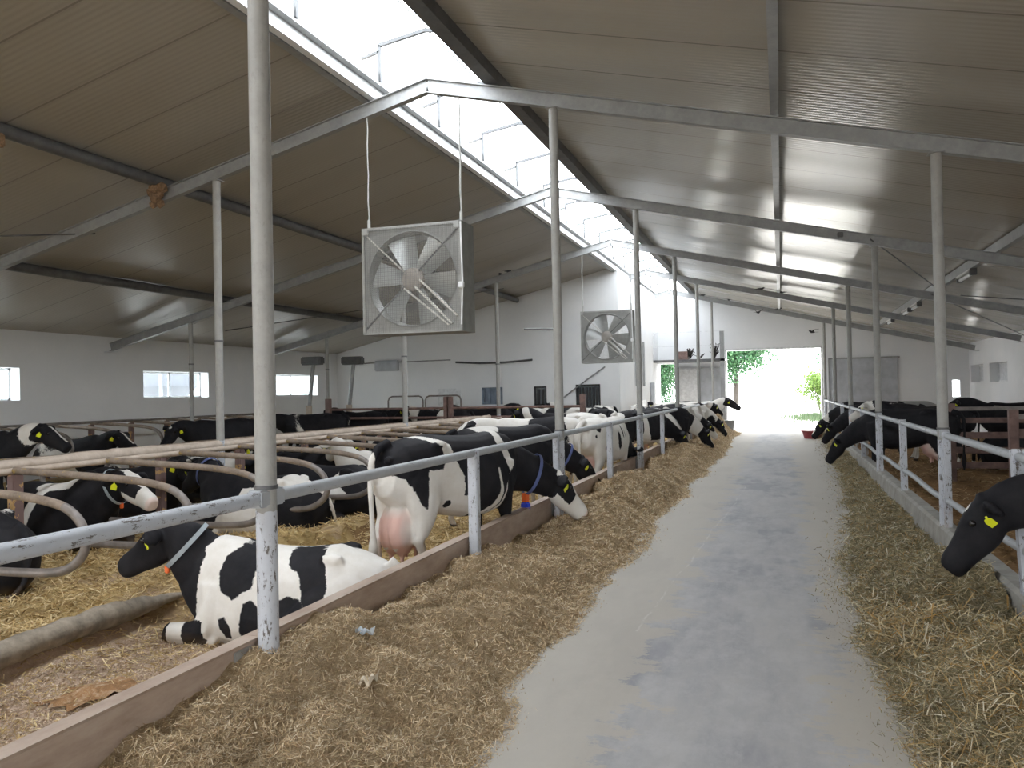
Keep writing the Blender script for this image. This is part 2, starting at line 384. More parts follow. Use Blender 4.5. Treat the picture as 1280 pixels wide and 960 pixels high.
def wall_x(name, x, th, y0, y1, ztop, holes):
    """wall in a plane x = const; holes (ya, yb, za, zb)"""
    mb = MB(); ys = sorted({y0, y1, *[h[0] for h in holes], *[h[1] for h in holes]}); zs = sorted({-.5, ztop, *[h[2] for h in holes], *[h[3] for h in holes]})
    for a, b in zip(ys, ys[1:]):
        for c, d in zip(zs, zs[1:]):
            ym, zm = (a+b)/2, (c+d)/2
            if any(h[0] < ym < h[1] and h[2] < zm < h[3] for h in holes): continue
            mb.box(min(x, x+th), max(x, x+th), a, b, c, d)
    return struct(mb.build(name, M['wall']))
def wall_y(name, y, th, x0, x1, holes):
    """wall across the building under the roof"""
    mb = MB(); xs = sorted({x0, x1, *[h[0] for h in holes], *[h[1] for h in holes], *([XR] if x0 < XR < x1 else [])}); zs0 = sorted({-.5, *[h[2] for h in holes], *[h[3] for h in holes]})
    for a, b in zip(xs, xs[1:]):
        top = sorted(zs0)+[None]
        for c, d in zip(top, top[1:]):
            if d is None:
                V = [(a, y, c), (b, y, c), (b, y, zroof(b)), (a, y, zroof(a))]; V += [(p[0], y+th, p[2]) for p in V]
                mb.add(V, [(0, 1, 2, 3), (7, 6, 5, 4), (0, 4, 5, 1), (1, 5, 6, 2), (2, 6, 7, 3), (3, 7, 4, 0)]); continue
            xm, zm = (a+b)/2, (c+d)/2
            if any(h[0] < xm < h[1] and h[2] < zm < h[3] for h in holes): continue
            mb.box(a, b, min(y, y+th), max(y, y+th), c, d)
    return struct(mb.build(name, M['wall']))

LWIN = [(y, y+2.5, 1.80, 2.50) for y in (4.8, 10.8, 16.88, 22.68, 28.9)]  # last one is out of view, added to light the room behind the cross wall
ADDED_OPEN = [(-9.9, -5.2, 1.5, 2.7), (-4.8, .4, 1.5, 2.7)]  # unseen openings behind the camera, added to bring in more daylight
wall_x('wall_left', XL_, -.38, Y0, Y1, 3.32, LWIN+ADDED_OPEN)
RWIN = [(y, y+2.3, 1.80, 2.45) for y in (5, 11, 17, 23)] + [(29.9, 32.3, 1.80, 2.45), (33.2, 35.2, 1.80, 2.45)]
wall_x('wall_right', XRT, .38, Y0, Y1, 3.32, RWIN+ADDED_OPEN)
CW = [(-9.87, -9.1, 1.36, 1.95), (-7.98, -7.53, 1.3, 1.95), (-6.52, -5.68, 1.0, 1.98)]
wall_y('wall_cross', 26.5, .25, XL_, -5.02, CW)
def wall_return():
    mb = MB(); mb.box(-5.27, -5.02, 26.75, Y1, -.5, zroof(-5.27)-.02); struct(mb.build('wall_return', M['wall']))
wall_return()
wall_y('wall_back', Y1, .4, XL_, XRT, [(-2.18, 1.60, 0.0, 3.36), (-5.0, -4.28, .3, 2.86), (6.35, 6.62, 1.25, 1.9)])
wall_y('wall_front', Y0-.4, .4, XL_, XRT, [(-12.6, -8.9, -.12, 3.0), (-2.6, 1.8, 0.0, 3.5)])  # doorways out of view behind the camera, sized for the daylight they admit

# roof slopes
def slope(name, xa, xb, mat):
    V = []
    for (x, dz) in ((xa, 0), (xb, 0), (xb, .1), (xa, .1)):
        for y in (Y0-.6, Y1+.6): V.append((x, y, zroof(x)+dz))
    mb = MB(); mb.add(V, [(0, 1, 3, 2), (2, 3, 5, 4), (4, 5, 7, 6), (6, 7, 1, 0), (0, 2, 4, 6), (1, 7, 5, 3)])
    return struct(mb.build(name, mat))
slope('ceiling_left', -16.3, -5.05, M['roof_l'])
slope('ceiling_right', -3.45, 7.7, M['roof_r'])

# window joinery
def window_y(i, x, y0, y1, z0, z1, nm='window', mull=1, pane='pane'):
    mb = MB(); t = .045
    mb.box(x-t/2, x+t/2, y0, y1, z0, z0+t); mb.box(x-t/2, x+t/2, y0, y1, z1-t, z1)
    for k in range(mull+2):
        y = y0+(y1-y0-t)*k/(mull+1); mb.box(x-t/2, x+t/2, y, y+t, z0, z1)
    o = mb.build('%s_%d' % (nm, i), M['white_frame']); struct(o)
    p = MB(); p.box(x-.004, x+.004, y0+t, y1-t, z0+t, z1-t); p.build('pane', M[pane], o)
for i, h in enumerate(LWIN): window_y(i+1, XL_-.30, *h)
for i, h in enumerate(RWIN): window_y(i+11, XRT+.30, *h, pane='frost' if i >= 4 else 'pane')

# steel rafters: I sections running down both slopes, one pair per frame
def rafter(yc, i):
    e = empty('steel_rafter', (XR, yc, ZRAF))
    def ibeam(x0, x1, dz0, dep):
        mb = MB(); a = lambda x, z: (x-XR, 0, -K*abs(x-XR)+z)
        mb.bar(a(x0, dz0+dep/2), a(x1, dz0+dep/2), .012, dep-.012)
        mb.bar(a(x0, dz0+.005), a(x1, dz0+.005), .10, .012); mb.bar(a(x0, dz0+dep-.005), a(x1, dz0+dep-.005), .10, .012)
        return mb
    xl = -15.4 if i < 6 else -4.86
    l = ibeam(XR, xl, 0, .185); l.build('left_beam', M['galv'], e)
    ibeam(XR, 6.8, 0, .185).build('right_beam', M['galv'], e)
    for sx_, xe in ((-1, xl), (1, 6.8)):
        g = MB(); g.box(xe-XR-.12, xe-XR+.12, -.09, .09, -K*abs(xe-XR)-.03, -K*abs(xe-XR)-.005); g.build('bearing_plate', M['alu'], e)
    where = ['behind the camera', 'just behind the camera', 'over the nearest white column', 'carrying the large hanging fan', 'next one beyond the large fan',
             'above the small far fan', 'just past the cross wall', 'nearest the far gable'][i]
    tag(e, 'grey steel rafter pair sloping from the ridge, %s' % where, 'beam', 'steel rafters under the roof', 'thing')
for i, y in enumerate(FR):
    if i >= 2: rafter(y, i)

# purlins along the barn
def purlin(x, r, label, mat, name='purlin', box=False, y0=Y0, y1=Y1):
    z = zroof(x)-.10
    mb = MB()
    if box: mb.bar((x, y0, z), (x, y1, z), .09, .17)
    else: mb.tube([(x, y0, z), (x, y1, z)], r, 14)
    tag(mb.build(name, mat, None, not box), label, 'beam', 'purlins running along the barn', 'thing')
purlin(-8.52, .085, 'dark round roof pipe, upper one under the left roof slope', M['dsteel'])
purlin(-12.15, .085, 'black round roof pipe, lower one under the left roof slope', M['dsteel'])
purlin(0.0, .07, 'slim grey purlin under the middle of the right roof slope', M['galv'], box=True)
purlin(3.55, .07, 'lower purlin of the right roof slope, carrying tube lamps', M['galv'], box=True)

# columns
def column(x, y, label, group, seg=True, r=.055, ztop=None, z0=-.15):
    zt = ztop or ZRAF-K*abs(x-XR)
    e = empty('steel_column', (x, y, z0)); mb = MB()
    mb.tube([(0, 0, 0), (0, 0, zt-z0-.012)], r, 20); mb.build('shaft', M['column'], e, True)
    mb = MB(); mb.bbox(-.08, .08, -.08, .08, zt-z0-.012, zt-z0, .003); mb.build('head_plate', M['galv'], e)
    mb = MB()
    mb.tube([(0, 0, 1.42-z0*0), (0, 0, 1.44)], r+.008, 16) if seg else mb.tube([(0, 0, 2.7), (0, 0, 2.73)], r+.008, 16)
    mb.build('collar_ring', M['dsteel'], e, True)
    tag(e, label, 'column', group, 'thing')
LN = ['nearest and largest in view', 'second from the camera', 'third from the camera', 'fourth from the camera', 'fifth from the camera', 'farthest of its row']
for i, y in enumerate(FR[2:]):
    column(-2.59, y, 'round white column in the left feed railing, %s' % LN[i], 'columns along the left feed railing')
for i, y in enumerate(FR[3:]):
    column(1.63, y, 'round grey column in the right feed railing, %s' % ['nearest in view', 'second in view', 'third in view', 'fourth in view', 'farthest by the gable door'][i], 'columns along the right feed railing')
for i, y in enumerate(FR[3:6]):
    column(-7.57, y, 'tall grey column rising out of the middle cubicle pipes, %s' % ['left of the big near column', 'right below the large fan', 'farthest one near the cross wall'][i], 'columns in the middle cubicles', False)
for i, y in enumerate(FR[4:6]):
    column(-13.05, y, 'thin dark column in the wall side cubicles, %s' % ['before the first wall window', 'before the far wall window'][i], 'columns near the left wall', False, .05)

# ------------------------------------------------------------------ open ridge with light sheets
def ridge():
    zl, zr_ = zroof(-5.05), zroof(-3.45)
    # left: pale gutter profile; right: dark trim
    mb = MB()
    mb.box(-5.13, -5.05, Y0-.3, Y1, zl-.17, zl-.09); mb.box(-5.05, -5.03, Y0-.3, Y1, zl-.17, zl+.16)
    struct(mb.build('trim_1', M['alu']))
    mb = MB(); mb.box(-5.24, -5.14, Y0-.3, Y1, zl-.185, zl-.02); mb.box(-5.02, -4.93, Y0-.3, Y1, zl-.02, zl+.13)
    struct(mb.build('trim_2', M['galv']))
    mb = MB(); mb.box(-3.47, -3.30, Y0-.3, Y1, zr_-.19, zr_+.02); mb.box(-3.52, -3.47, Y0-.3, Y1, zr_-.14, zr_+.12)
    struct(mb.build('trim_3', M['dsteel']))
    zt = zl+.62
    k = 0
    ys = np.arange(5.70, Y1-.2, 1.96)
    for i, y in enumerate(ys):
        e = empty('ridge_arch', (XR, y, zl))
        b = .045
        for s, nm in ((-1, 'post'), (1, 'post')):
            m = MB(); m.bar((s*.66, 0, .02), (s*.66, 0, .50), b, b); m.build(nm, M['frame_grey'], e)
            m = MB(); m.bar((s*.66, 0, .04), (s*.86, 0, -.02), b, .03); m.build('foot', M['frame_grey'], e)
            m = MB(); m.bar((s*.66, 0, .42), (s*.95, 0, .36), b, .03); m.build('outrigger', M['frame_grey'], e)
        m = MB(); m.bar((-.68, 0, .50), (0, 0, .60), b, b); m.bar((0, 0, .60), (.68, 0, .50), b, b); m.build('crossbar', M['frame_grey'], e)
        tag(e, 'small grey frame across the open ridge light, %s counted from the near end' % ORD[i], 'frame', 'frames across the ridge light', 'thing')
    m = MB(); m.tube([(XR, Y0, zl+.64), (XR, Y1, zl+.64)], .012, 8); tag(m.build('ridge_wire', M['galv']), 'thin rod running lengthwise under the ridge light sheets', 'rod', kind='thing')
    m = MB()
    V = [(XR-.98, 0, zl+.40), (XR, 0, zl+.70), (XR+.98, 0, zl+.40)]
    for a, b_ in zip(V, V[1:]):
        m.add([(a[0], Y0, a[2]), (b_[0], Y0, b_[2]), (b_[0], Y1, b_[2]), (a[0], Y1, a[2]), (a[0], Y0, a[2]+.012), (b_[0], Y0, b_[2]+.012), (b_[0], Y1, b_[2]+.012), (a[0], Y1, a[2]+.012)],
              [(0, 1, 2, 3), (7, 6, 5, 4), (0, 4, 5, 1), (1, 5, 6, 2), (2, 6, 7, 3), (3, 7, 4, 0)])
    struct(m.build('trim_4', M['sky_sheet']), 'clear sheets over the open ridge')
ridge()

# ------------------------------------------------------------------ feed railings
XA, XB = -2.59, 1.63
BAYN = ['bay behind the camera', 'bay running out of the photo edge', 'bay beyond the nearest column', 'second bay beyond it', 'third bay', 'fourth bay', 'last bay before the gable']
def rail_span(side, y0, y1, i):
    x = XA if side == 'left' else XB
    e = empty('feed_railing', (x, (y0+y1)/2, 0)); L = (y1-y0)/2
    mat = M['rail'] if i <= 1 else M['rail_clean']
    m = MB()
    if side == 'left':
        m.tube([(0, -L+.05, 1.225), (0, L-.05, 1.225)], .036 if i > 1 else .038, 16)
    else:
        m.tube([(0, -L+.05, 1.21), (0, L-.05, 1.21)], .034, 16)
    m.build('rail', mat, e, True)
    if side == 'right':
        m = MB(); rr = random.Random(i); pts = [(0, -L+.05+(2*L-.1)*k/10, .52+.012*sin(k*1.3+i)+(.02*sin(pi*k/10))) for k in range(11)]
        m.tube(pts, .032, 14); m.build('rail', mat, e, True)
    # end brackets
    for s in (-1, 1):
        m = MB(); m.bbox(-.045, .045, s*L-.11*(s > 0)-.0*(s < 0), s*L+.11*(s < 0), 1.18, 1.27, .01); m.build('clamp', M['rail_clean'], e)
    # middle post
    m = MB()
    if side == 'left':
        m.bbox(-.043, .043, .0, .086, .1, 1.255, .008)
        m.build('post', M['column'], e, False)
    else:
        lean = .10 if i == 2 else 0
        m.bar((.0, .0-lean*1.1, .0), (.0, .05+lean*.9, 1.26), .085, .085); m.build('post', M['column'], e)
    if i >= 2:
        m = MB(); m.bbox(-.035, .035, L-.22, L-.14, .05, 1.25, .008); m.build('post', M['column'], e)
    tag(e, ('white painted tube railing on the left feed side, ' if side == 'left' else 'double white tube railing on the right feed side, ')+BAYN[i], 'railing',
        'railings along the left feed side' if side == 'left' else 'railings along the right feed side', 'thing')
ends = [-8.33, -2.33, 3.67, 9.67, 15.67, 21.67, 27.67, 33.67]
for i in range(1, 7):
    for sd in ('left', 'right'): (None if (sd == 'right' and i == 1) else rail_span(sd, ends[i], ends[i+1], i))

# feed boards / curbs
def feed_board():
    for i, (a, b) in enumerate(zip(ends, ends[1:])):
        if i == 0: continue
        m = MB(); zz = .49
        poly = [(XA-.11, -.17), (XA-.07, -.17), (XA-.07, zz-.02), (XA-.055, zz), (XA-.15, zz), (XA-.15, zz-.02), (XA-.11, zz-.03)]
        m.prism(poly, 1, a+.002, b-.002)
        o = m.build('feed_board', M['board'])
        k = MB(); k.bbox(XA-.072, XA-.058, b-.20, b-.06, .22, zz-.03, .004); k.build('joint_plate', M['galv'], o)
        tag(o, 'rusty brown kerb board holding back the left feed, '+BAYN[i], 'kerb board', 'kerb boards along the left feed', 'thing')
feed_board()
def right_curb():
    m = MB(); poly = [(XB-.09, -.1), (XB-.06, .23), (XB-.03, .26), (XB+.09, .26), (XB+.11, .23), (XB+.12, -.2)]
    m.prism(poly, 1, -9, 33.9); tag(m.build('feed_curb', M['curb']), 'long low concrete curb below the right feed railing', 'curb', kind='thing')
    V = []; n = 120; rnd = random.Random(3)
    ys = np.linspace(-6, 5.75, n); P = []
    for i, y in enumerate(ys): P.append((-4.93+.02*sin(y*2.1), y, .08+.02*sin(y*1.7)+rnd.uniform(-.008, .008)))
    m = MB(); m.tube(P, [(.088+rnd.uniform(-.008, .008))*min(1, .3+(5.75-p_[1])*1.2) for p_ in P], 14); tag(m.build('stall_curb', M['log'], None, True), 'rounded grey curb log between cubicles and the feeding alley', 'curb', kind='thing')
right_curb()

# ------------------------------------------------------------------ cubicles
def arc(c, r, a0, a1, n, plane='xz'):
    out = []
    for k in range(n+1):
        a = a0+(a1-a0)*k/n; out.append((c[0]+r*cos(a), 0, c[1]+r*sin(a)))
    return out
def make_divider(post=True):
    """loop in the local x-z plane, from the head pipes (x=0) towards +x"""
    e = empty('cubicle_divider')
    top = [(-.05, 0, 1.13), (.5, 0, 1.105), (1.0, 0, 1.08), (1.45, 0, 1.05), (1.72, 0, 1.01)]
    nose = [(1.88, 0, .96), (2.0, 0, .86), (2.05, 0, .72), (2.0, 0, .60), (1.9, 0, .52), (1.75, 0, .47)]
    low = [(1.4, 0, .45), (.9, 0, .45), (.3, 0, .46), (-.02, 0, .46)]
    pts = np.array(top+nose+low); # smooth
    q = []
    for i in range(len(pts)-1):
        p0, p1, p2, p3 = pts[max(i-1, 0)], pts[i], pts[i+1], pts[min(i+2, len(pts)-1)]
        for t in np.linspace(0, 1, 4)[:-1]:
            q.append(.5*((2*p1)+(-p0+p2)*t+(2*p0-5*p1+4*p2-p3)*t*t+(-p0+3*p1-3*p2+p3)*t**3))
    q.append(pts[-1]); q = np.array(q); nq = len(q)
    m = MB(); m.tube(q[:nq//3+1], .036, 12); m.build('upper_tube', M['dirty'], e, True)
    m = MB(); m.tube(q[nq//3:], .036, 12); m.build('loop_tube', M['galv_loop'], e, True)
    if post:
        m = MB(); m.bbox(-.09, .0, -.06, .06, -.1, 1.09, .01); m.build('post', M['post_chip'], e)
    return e
proto = {True: make_divider(True), False: make_divider(False)}; used = {True: False, False: False}
def place_div(x, y, z, rz, label, group, sc_=1.0, post=False):
    o = copy_tree(proto[post]) if used[post] else proto[post]; used[post] = True
    o.location = (x, y, z); o.rotation_euler = (0, 0, rz); o.scale = (sc_, 1, 1)
    tag(o, label, 'stall divider', group, 'thing')
rnd = random.Random(5)
nd = 14
for i in range(nd):
    place_div(-7.15, 4.92+1.17*i, -.05, 0, 'rusty looped tube stall divider opening towards the feeding alley, %s from the near end' % ORD[i], 'stall dividers of the near cubicle row', post=i % 3 == 1)
for i in range(12):
    place_div(-8.05, 6.64+1.17*i, -.05, pi, 'rusty looped tube stall divider behind the long head pipes, %s from the near end' % ORD[i], 'stall dividers of the middle cubicle row', post=i % 3 == 2)
for i in range(9):
    place_div(-14.9, 11.0+1.2*i, .12, 0, 'grey looped tube stall divider by the left wall, %s from the near end' % ORD[i], 'stall dividers along the left wall', .95, True)
for x, z, r, lab in ((-7.24, 1.07, .034, 'front straw dusted head pipe running above the cubicles'), (-7.98, 1.10, .032, 'rear thin head pipe running above the cubicles'), (-14.6, 1.28, .03, 'upper grey pipe of the cubicles by the left wall')):
    m = MB(); m.tube([(x, -4, z), (x, 20.9, z)], r, 12); tag(m.build('head_pipe', M['dusty' if x > -10 else 'galv_loop'], None, True), lab, 'pipe', kind='thing')
def dusty_beam():
    n = 160; ys = np.linspace(-4, 20.9, n); rr = random.Random(11); P = []; R = []
    for y in ys: P.append((-7.58+rr.uniform(-.01, .01), y, 1.095+rr.uniform(-.004, .01))); R.append(.05+rr.uniform(0, .014)+(.02 if 7.0 < y < 8.6 else 0))
    m = MB(); m.tube(P, R, 10); tag(m.build('head_pipe', M['dusty'], None, True), 'thick middle head pipe crusted with dust and chaff', 'pipe', kind='thing')
dusty_beam()

# crossing gate of brown bars beyond the near cubicles
def pen_gate():
    for k, (x0, x1) in enumerate(((-8.75, -4.96), (-12.6, -8.85))):
        e = empty('pen_gate', (x0, 20.95, -.12)); w = x1-x0
        for z in (1.48, 1.22, .92, .62):
            m = MB(); m.tube([(0, 0, z), (w, 0, z)], .035, 10); m.build('bar', M['brown_post'], e, True)
        for x in (0, w): 
            m = MB(); m.bbox(x-.075, x+.075, -.07, .07, 0, 1.80, .01); m.build('post', M['brown_post'], e)
        tag(e, 'brown barred pen gate crossing behind the near cubicles, %s' % ('right one beside the feeding alley' if k == 0 else 'left one'), 'gate', 'brown pen gates', 'thing')
pen_gate()

# two inverted U hoops near the left wall
for k, y in enumerate((25.0, 26.0)):
    m = MB(); m.tube([(0, -.65, -.1), (0, -.65, 1.55), (0, -.6, 1.66), (0, -.5, 1.7), (0, .5, 1.7), (0, .6, 1.66), (0, .65, 1.55), (0, .65, -.1)], .028, 10)
    o = m.build('hoop_rail', M['galv_loop'], None, True); o.location = (-12.5+.75*k*1.9, 25.9, 0); o.rotation_euler = (0, 0, radians(-86))
    tag(o, 'grey inverted U hoop standing before the cross wall, %s' % ('left one' if k == 0 else 'right one'), 'hoop', 'grey hoops before the cross wall', 'thing')

# ------------------------------------------------------------------ fans
def make_fan(S=1.4, D=.42):
    e = empty('barn_fan')
    h = S/2; R = .615; n = 64
    # front panel with round hole
    V = []; F = []
    for y in (0, .02):
        for k in range(n):
            a = 2*pi*k/n; V.append((R*cos(a), y, R*sin(a)))
        for k in range(n):
            a = 2*pi*k/n; c, s_ = cos(a), sin(a); q = h/max(abs(c), abs(s_)); V.append((q*c, y, q*s_))
    for k in range(n):
        j = (k+1) % n
        F += [(k, j, n+j, n+k), (2*n+k, 3*n+k, 3*n+j, 2*n+j)]
    m = MB(); m.add(V, F); 
    # rolled inlet ring
    for k in range(1): m.add(*ring_loft([(R, 0.02), (R+.015, -.01), (R, -.02), (R-.015, .02), (R-.03, .14), (R-.015, .14)], 64))
    m.build('front_panel', M['fan_box'], e, True)
    for nm, b in (('side_sheet', (h-.012, h, 0, D, -h, h)), ('side_sheet', (-h, -h+.012, 0, D, -h, h)), ('top_sheet', (-h, h, 0, D, h-.012, h)), ('bottom_sheet', (-h, h, 0, D, -h, -h+.012))):
        m = MB(); m.box(*b); m.build(nm, M['fan_side'], e)
    m = MB()
    for (x0, x1, z0, z1) in ((-h, h, h-.035, h), (-h, h, -h, -h+.035), (-h, -h+.035, -h, h), (h-.035, h, -h, h)): m.box(x0, x1, -.03, 0, z0, z1)
    m.build('rim', M['fan_box'], e)
    # blades
    hub = MB(); hub.tube([(0, .02, 0), (0, .09, 0)], .15, 28); hub.tube([(0, -.01, 0), (0, .02, 0)], [.10, .15], 28)
    hub.build('hub', M['fan_hub'], e, True)
    for k in range(6):
        a = 2*pi*k/6+.35; V = []; nr = 8
        for i in range(nr+1):
            r = .13+(.585-.13)*i/nr; wd = .16+.19*(i/nr)**.8; tw = radians(38-20*i/nr)
            for j in range(5):
                t = (j/4-.5)*wd*2*.55; cam_ = .02*(1-(j/2-1)**2)
                x, z, y = t*cos(tw), r, .12+t*sin(tw)-cam_
                V.append((x*cos(a)-z*sin(a), y, x*sin(a)+z*cos(a)))
        V = np.array(V); V2 = V+np.array((0, .006, 0)); nn = 5; F = []
        for i in range(nr):
            for j in range(4):
                q = (i*nn+j, i*nn+j+1, (i+1)*nn+j+1, (i+1)*nn+j); F += [q, tuple(len(V)+x for x in q[::-1])]
        m = MB(); m.add(np.vstack((V, V2)), F); m.build('blade', M['fan_blade'], e, True)
    # struts, motor belt cover
    for (xa, za) in ((-.66, .62), (.66, .62), (-.66, -.62)):
        m = MB(); m.bar((xa, -.012, za), (xa*.16, -.012, za*.16), .018, .012, (0, 1, 0)); m.build('strut', M['belt'] if xa < 0 and za > 0 else M['dsteel'], e)
    m = MB(); m.bar((.05, -.02, -.10), (.56, -.02, -.60), .024, .03, (0, 1, 0)); m.bar((.12, -.02, -.02), (.63, -.02, -.50), .024, .03, (0, 1, 0)); m.bar((-.10, -.02, -.12), (.52, -.02, -.62), .02, .03, (0, 1, 0)); m.build('belt_guard', M['belt'], e)
    m = MB(); m.tube([(0, .28, -0.0), (0, .40, 0)], .09, 18); m.bar((0, .34, .0), (.45, .34, -.45), .05, .05); m.build('motor', M['fan_side'], e, True)
    m = MB(); m.bbox(-.69, -.60, -.045, -.02, .60, .69, .01); m.build('corner_plate', M['fan_box'], e)
    m = MB(); m.bbox(.60, .69, -.045, -.02, .60, .69, .01); m.build('corner_plate', M['fan_box'], e)
    # wire guard
    m = MB(); g = .027; k = int(h/g)
    for i in range(-k+1, k):
        m.bar((i*g, -.034, -h+.02), (i*g, -.034, h-.02), .0036, .0036); m.bar((-h+.02, -.037, i*g), (h-.02, -.037, i*g), .0036, .0036)
    m.build('wire_guard', M['guard'], e)
    m = MB(); m.tube([(h+.0, -.03, .68), (h+.015, -.03, -.10), (h-.01, -.03, -.62)], .012, 8); m.bbox(h-.04, h+.03, -.06, -.0, -.16, -.08, .01); m.build('cable_clip', M['white_frame'], e)
    return e
def ring_loft(prof, n):
    V = []; F = []; k = len(prof)
    for i in range(n):
        a = 2*pi*i/n
        for (r, y) in prof: V.append((r*cos(a), y, r*sin(a)))
    for i in range(n):
        for j in range(k):
            j2 = (j+1) % k; i2 = (i+1) % n; F.append((i*k+j, i2*k+j, i2*k+j2, i*k+j2))
    return V, F
fan = make_fan(); fan2 = copy_tree(fan)
fan.location = (-4.49, 9.56, 3.245); tag(fan, 'large square barn fan with wire guard hanging near the camera', 'fan', 'square barn fans', 'thing')
fan2.location = (-4.42, 21.56, 3.21); tag(fan2, 'smaller looking square barn fan hanging far off before the cross wall', 'fan', 'square barn fans', 'thing')
for fx, fy, nm in ((-4.49, 9.56, 'large near'), (-4.42, 21.56, 'far')):
    for s, sd in ((-1, 'left'), (1, 'right')):
        x = fx+s*.66; zt = ZRAF-K*abs(x-XR)+.02
        m = MB(); pts = [(x+.006*sin(k*2), fy+.10, 3.93+(zt-3.93)*k/8) for k in range(9)]; m.tube(pts, .009 if s < 0 else .013, 8)
        m.tube([(x, fy+.1, 3.92), (x, fy+.1, 4.08)], .022, 8)
        tag(m.build('hanging_rope', M['rope'], None, True), '%s pale rope holding the %s fan under its rafter' % (sd, nm), 'rope', 'fan ropes', 'thing')

# ------------------------------------------------------------------ height fields: feed, bedding
def vnoise(x, y, seed, scale):
    rr = np.random.RandomState(seed); f = np.zeros_like(x, dtype=float)
    for o in range(5):
        s = scale*1.9**o; A = .55**o
        for k in range(4):
            a = rr.uniform(0, 2*pi); ph = rr.uniform(0, 2*pi)
            f += A*.5*np.sin(s*(x*cos(a)+y*sin(a))+ph+1.3*np.sin(s*.6*(x*sin(a)-y*cos(a))+ph*2))
    return f
def sstep(a, b, x):
    t = np.clip((x-a)/(b-a), 0, 1); return t*t*(3-2*t)
def hay_left(x, y):
    e = -1.50+.10*vnoise(x*0+1, y, 2, 1.1)-.25*sstep(26, 33, y)*0
    u = (x-XA)/(e-XA)
    prof = (.27+.10*vnoise(x, y, 5, .7)*.6)*np.where(u < .45, 1.0, sstep(1.0, .42, u))
    prof = prof*(1+.9*np.exp(-((y-30)/2.0)**2))+.05*np.exp(-((y-7.5)/3.5)**2)*sstep(1, .3, u)
    h = prof+(.045*vnoise(x, y, 7, 4)+.015*vnoise(x, y, 8, 14))*sstep(1.05, .7, u)
    return h*sstep(34.2, 32.6, y)-.03*sstep(.9, 1.15, u)-.02*sstep(32, 34, y)
def hay_right(x, y):
    e = np.interp(y, [-6, 3, 5.5, 7.5, 9.5, 12, 17, 24, 34], [.75, .66, .60, .42, .62, .82, 1.0, 1.2, 1.3])+.07*vnoise(x*0+1, y, 12, 1.3)
    u = (1.56-x)/(1.56-e)
    amp = np.interp(y, [-6, 4, 6, 8, 9.5, 12, 16, 24, 30, 34], [.22, .22, .20, .16, .06, .035, .05, .07, .12, .03])
    h = amp*sstep(1.0, .45, u)*(1+.5*vnoise(x, y, 15, 1.5))+.035*vnoise(x, y, 17, 5)*sstep(1.05, .7, u)*sstep(16, 8, y)
    h = h-.10*np.exp(-((x-1.25)**2/.06+(y-6.6)**2/.5))
    return np.maximum(h, -.02*0)-.03*sstep(.92, 1.15, u)
def bed(x, y):
    z = PEN+.02+.02*vnoise(x, y, 21, 2.0)+.016*vnoise(x, y, 22, 8)
    stall = sstep(-4.86, -5.0, x)*sstep(-15.3, -15.0, x)*0+sstep(-4.86, -5.0, x)*sstep(-10.6, -10.4, x)
    z = z+stall*(.17+.05*vnoise(x, y, 25, 1.6))
    z = z+.16*sstep(-12.9, -13.1, x)
    z = z+.08*sstep(-3.4, -2.75, x)*sstep(5.8, 3.0, y)          # litter banked against the board near the camera
    z = z+.20*np.exp(-((x+5.1)**2/.10+(y-7.3)**2/.25))+.20*np.exp(-((x+5.0)**2/.10+(y-8.9)**2/.4))+.12*np.exp(-((x+5.2)**2/.2+(y-6.0)**2/.3))
    return z
def bed_r(x, y): return PEN+.02+.03*vnoise(x, y, 31, 2.2)+.012*vnoise(x, y, 32, 9)
def grid(name, fn, x0, x1, y0, y1, dx, ylist, mat):
    xs = np.arange(x0, x1+dx*.5, dx); xs[-1] = x1; ys = ylist
    X, Y = np.meshgrid(xs, ys); Z = fn(X, Y); V = np.stack((X, Y, Z), -1).reshape(-1, 3)
    nx, ny = len(xs), len(ys); i = np.arange(ny-1)[:, None]*nx+np.arange(nx-1)[None]
    Q = np.stack((i, i+1, i+nx+1, i+nx), -1).reshape(-1, 4)
    return fast_mesh(name, V, Q, mat)
def ylist(a, b, d0):
    out = [a]
    while out[-1] < b: out.append(out[-1]+max(d0, d0*abs(out[-1]-1)/4.5))
    out[-1] = b; return np.array(out)
g1 = tag(grid('feed_hay', hay_left, -2.66, -1.28, -3, 34.0, .03, ylist(-3, 34.0, .035), M['hay_g']), 'long heap of chopped brown hay along the left kerb board', 'hay', kind='stuff')
g2 = tag(grid('feed_hay', hay_right, .2, 1.545, -3, 33.5, .03, ylist(-3, 33.5, .035), M['hay_gr']), 'long loose strip of hay and straw along the right railing', 'hay', kind='stuff')
g3 = tag(grid('straw_bedding', bed, -15.5, -2.705, -3, 26.4, .05, ylist(-3, 26.4, .045), M['bed']), 'sawdust and golden straw bedding over the left pen floor', 'straw', kind='stuff')
g4 = tag(grid('straw_bedding', bed_r, 1.76, 6.90, -3, 35.4, .08, ylist(-3, 35.4, .08), M['bed_r']), 'brownish straw bedding over the right pen floor', 'straw', kind='stuff')

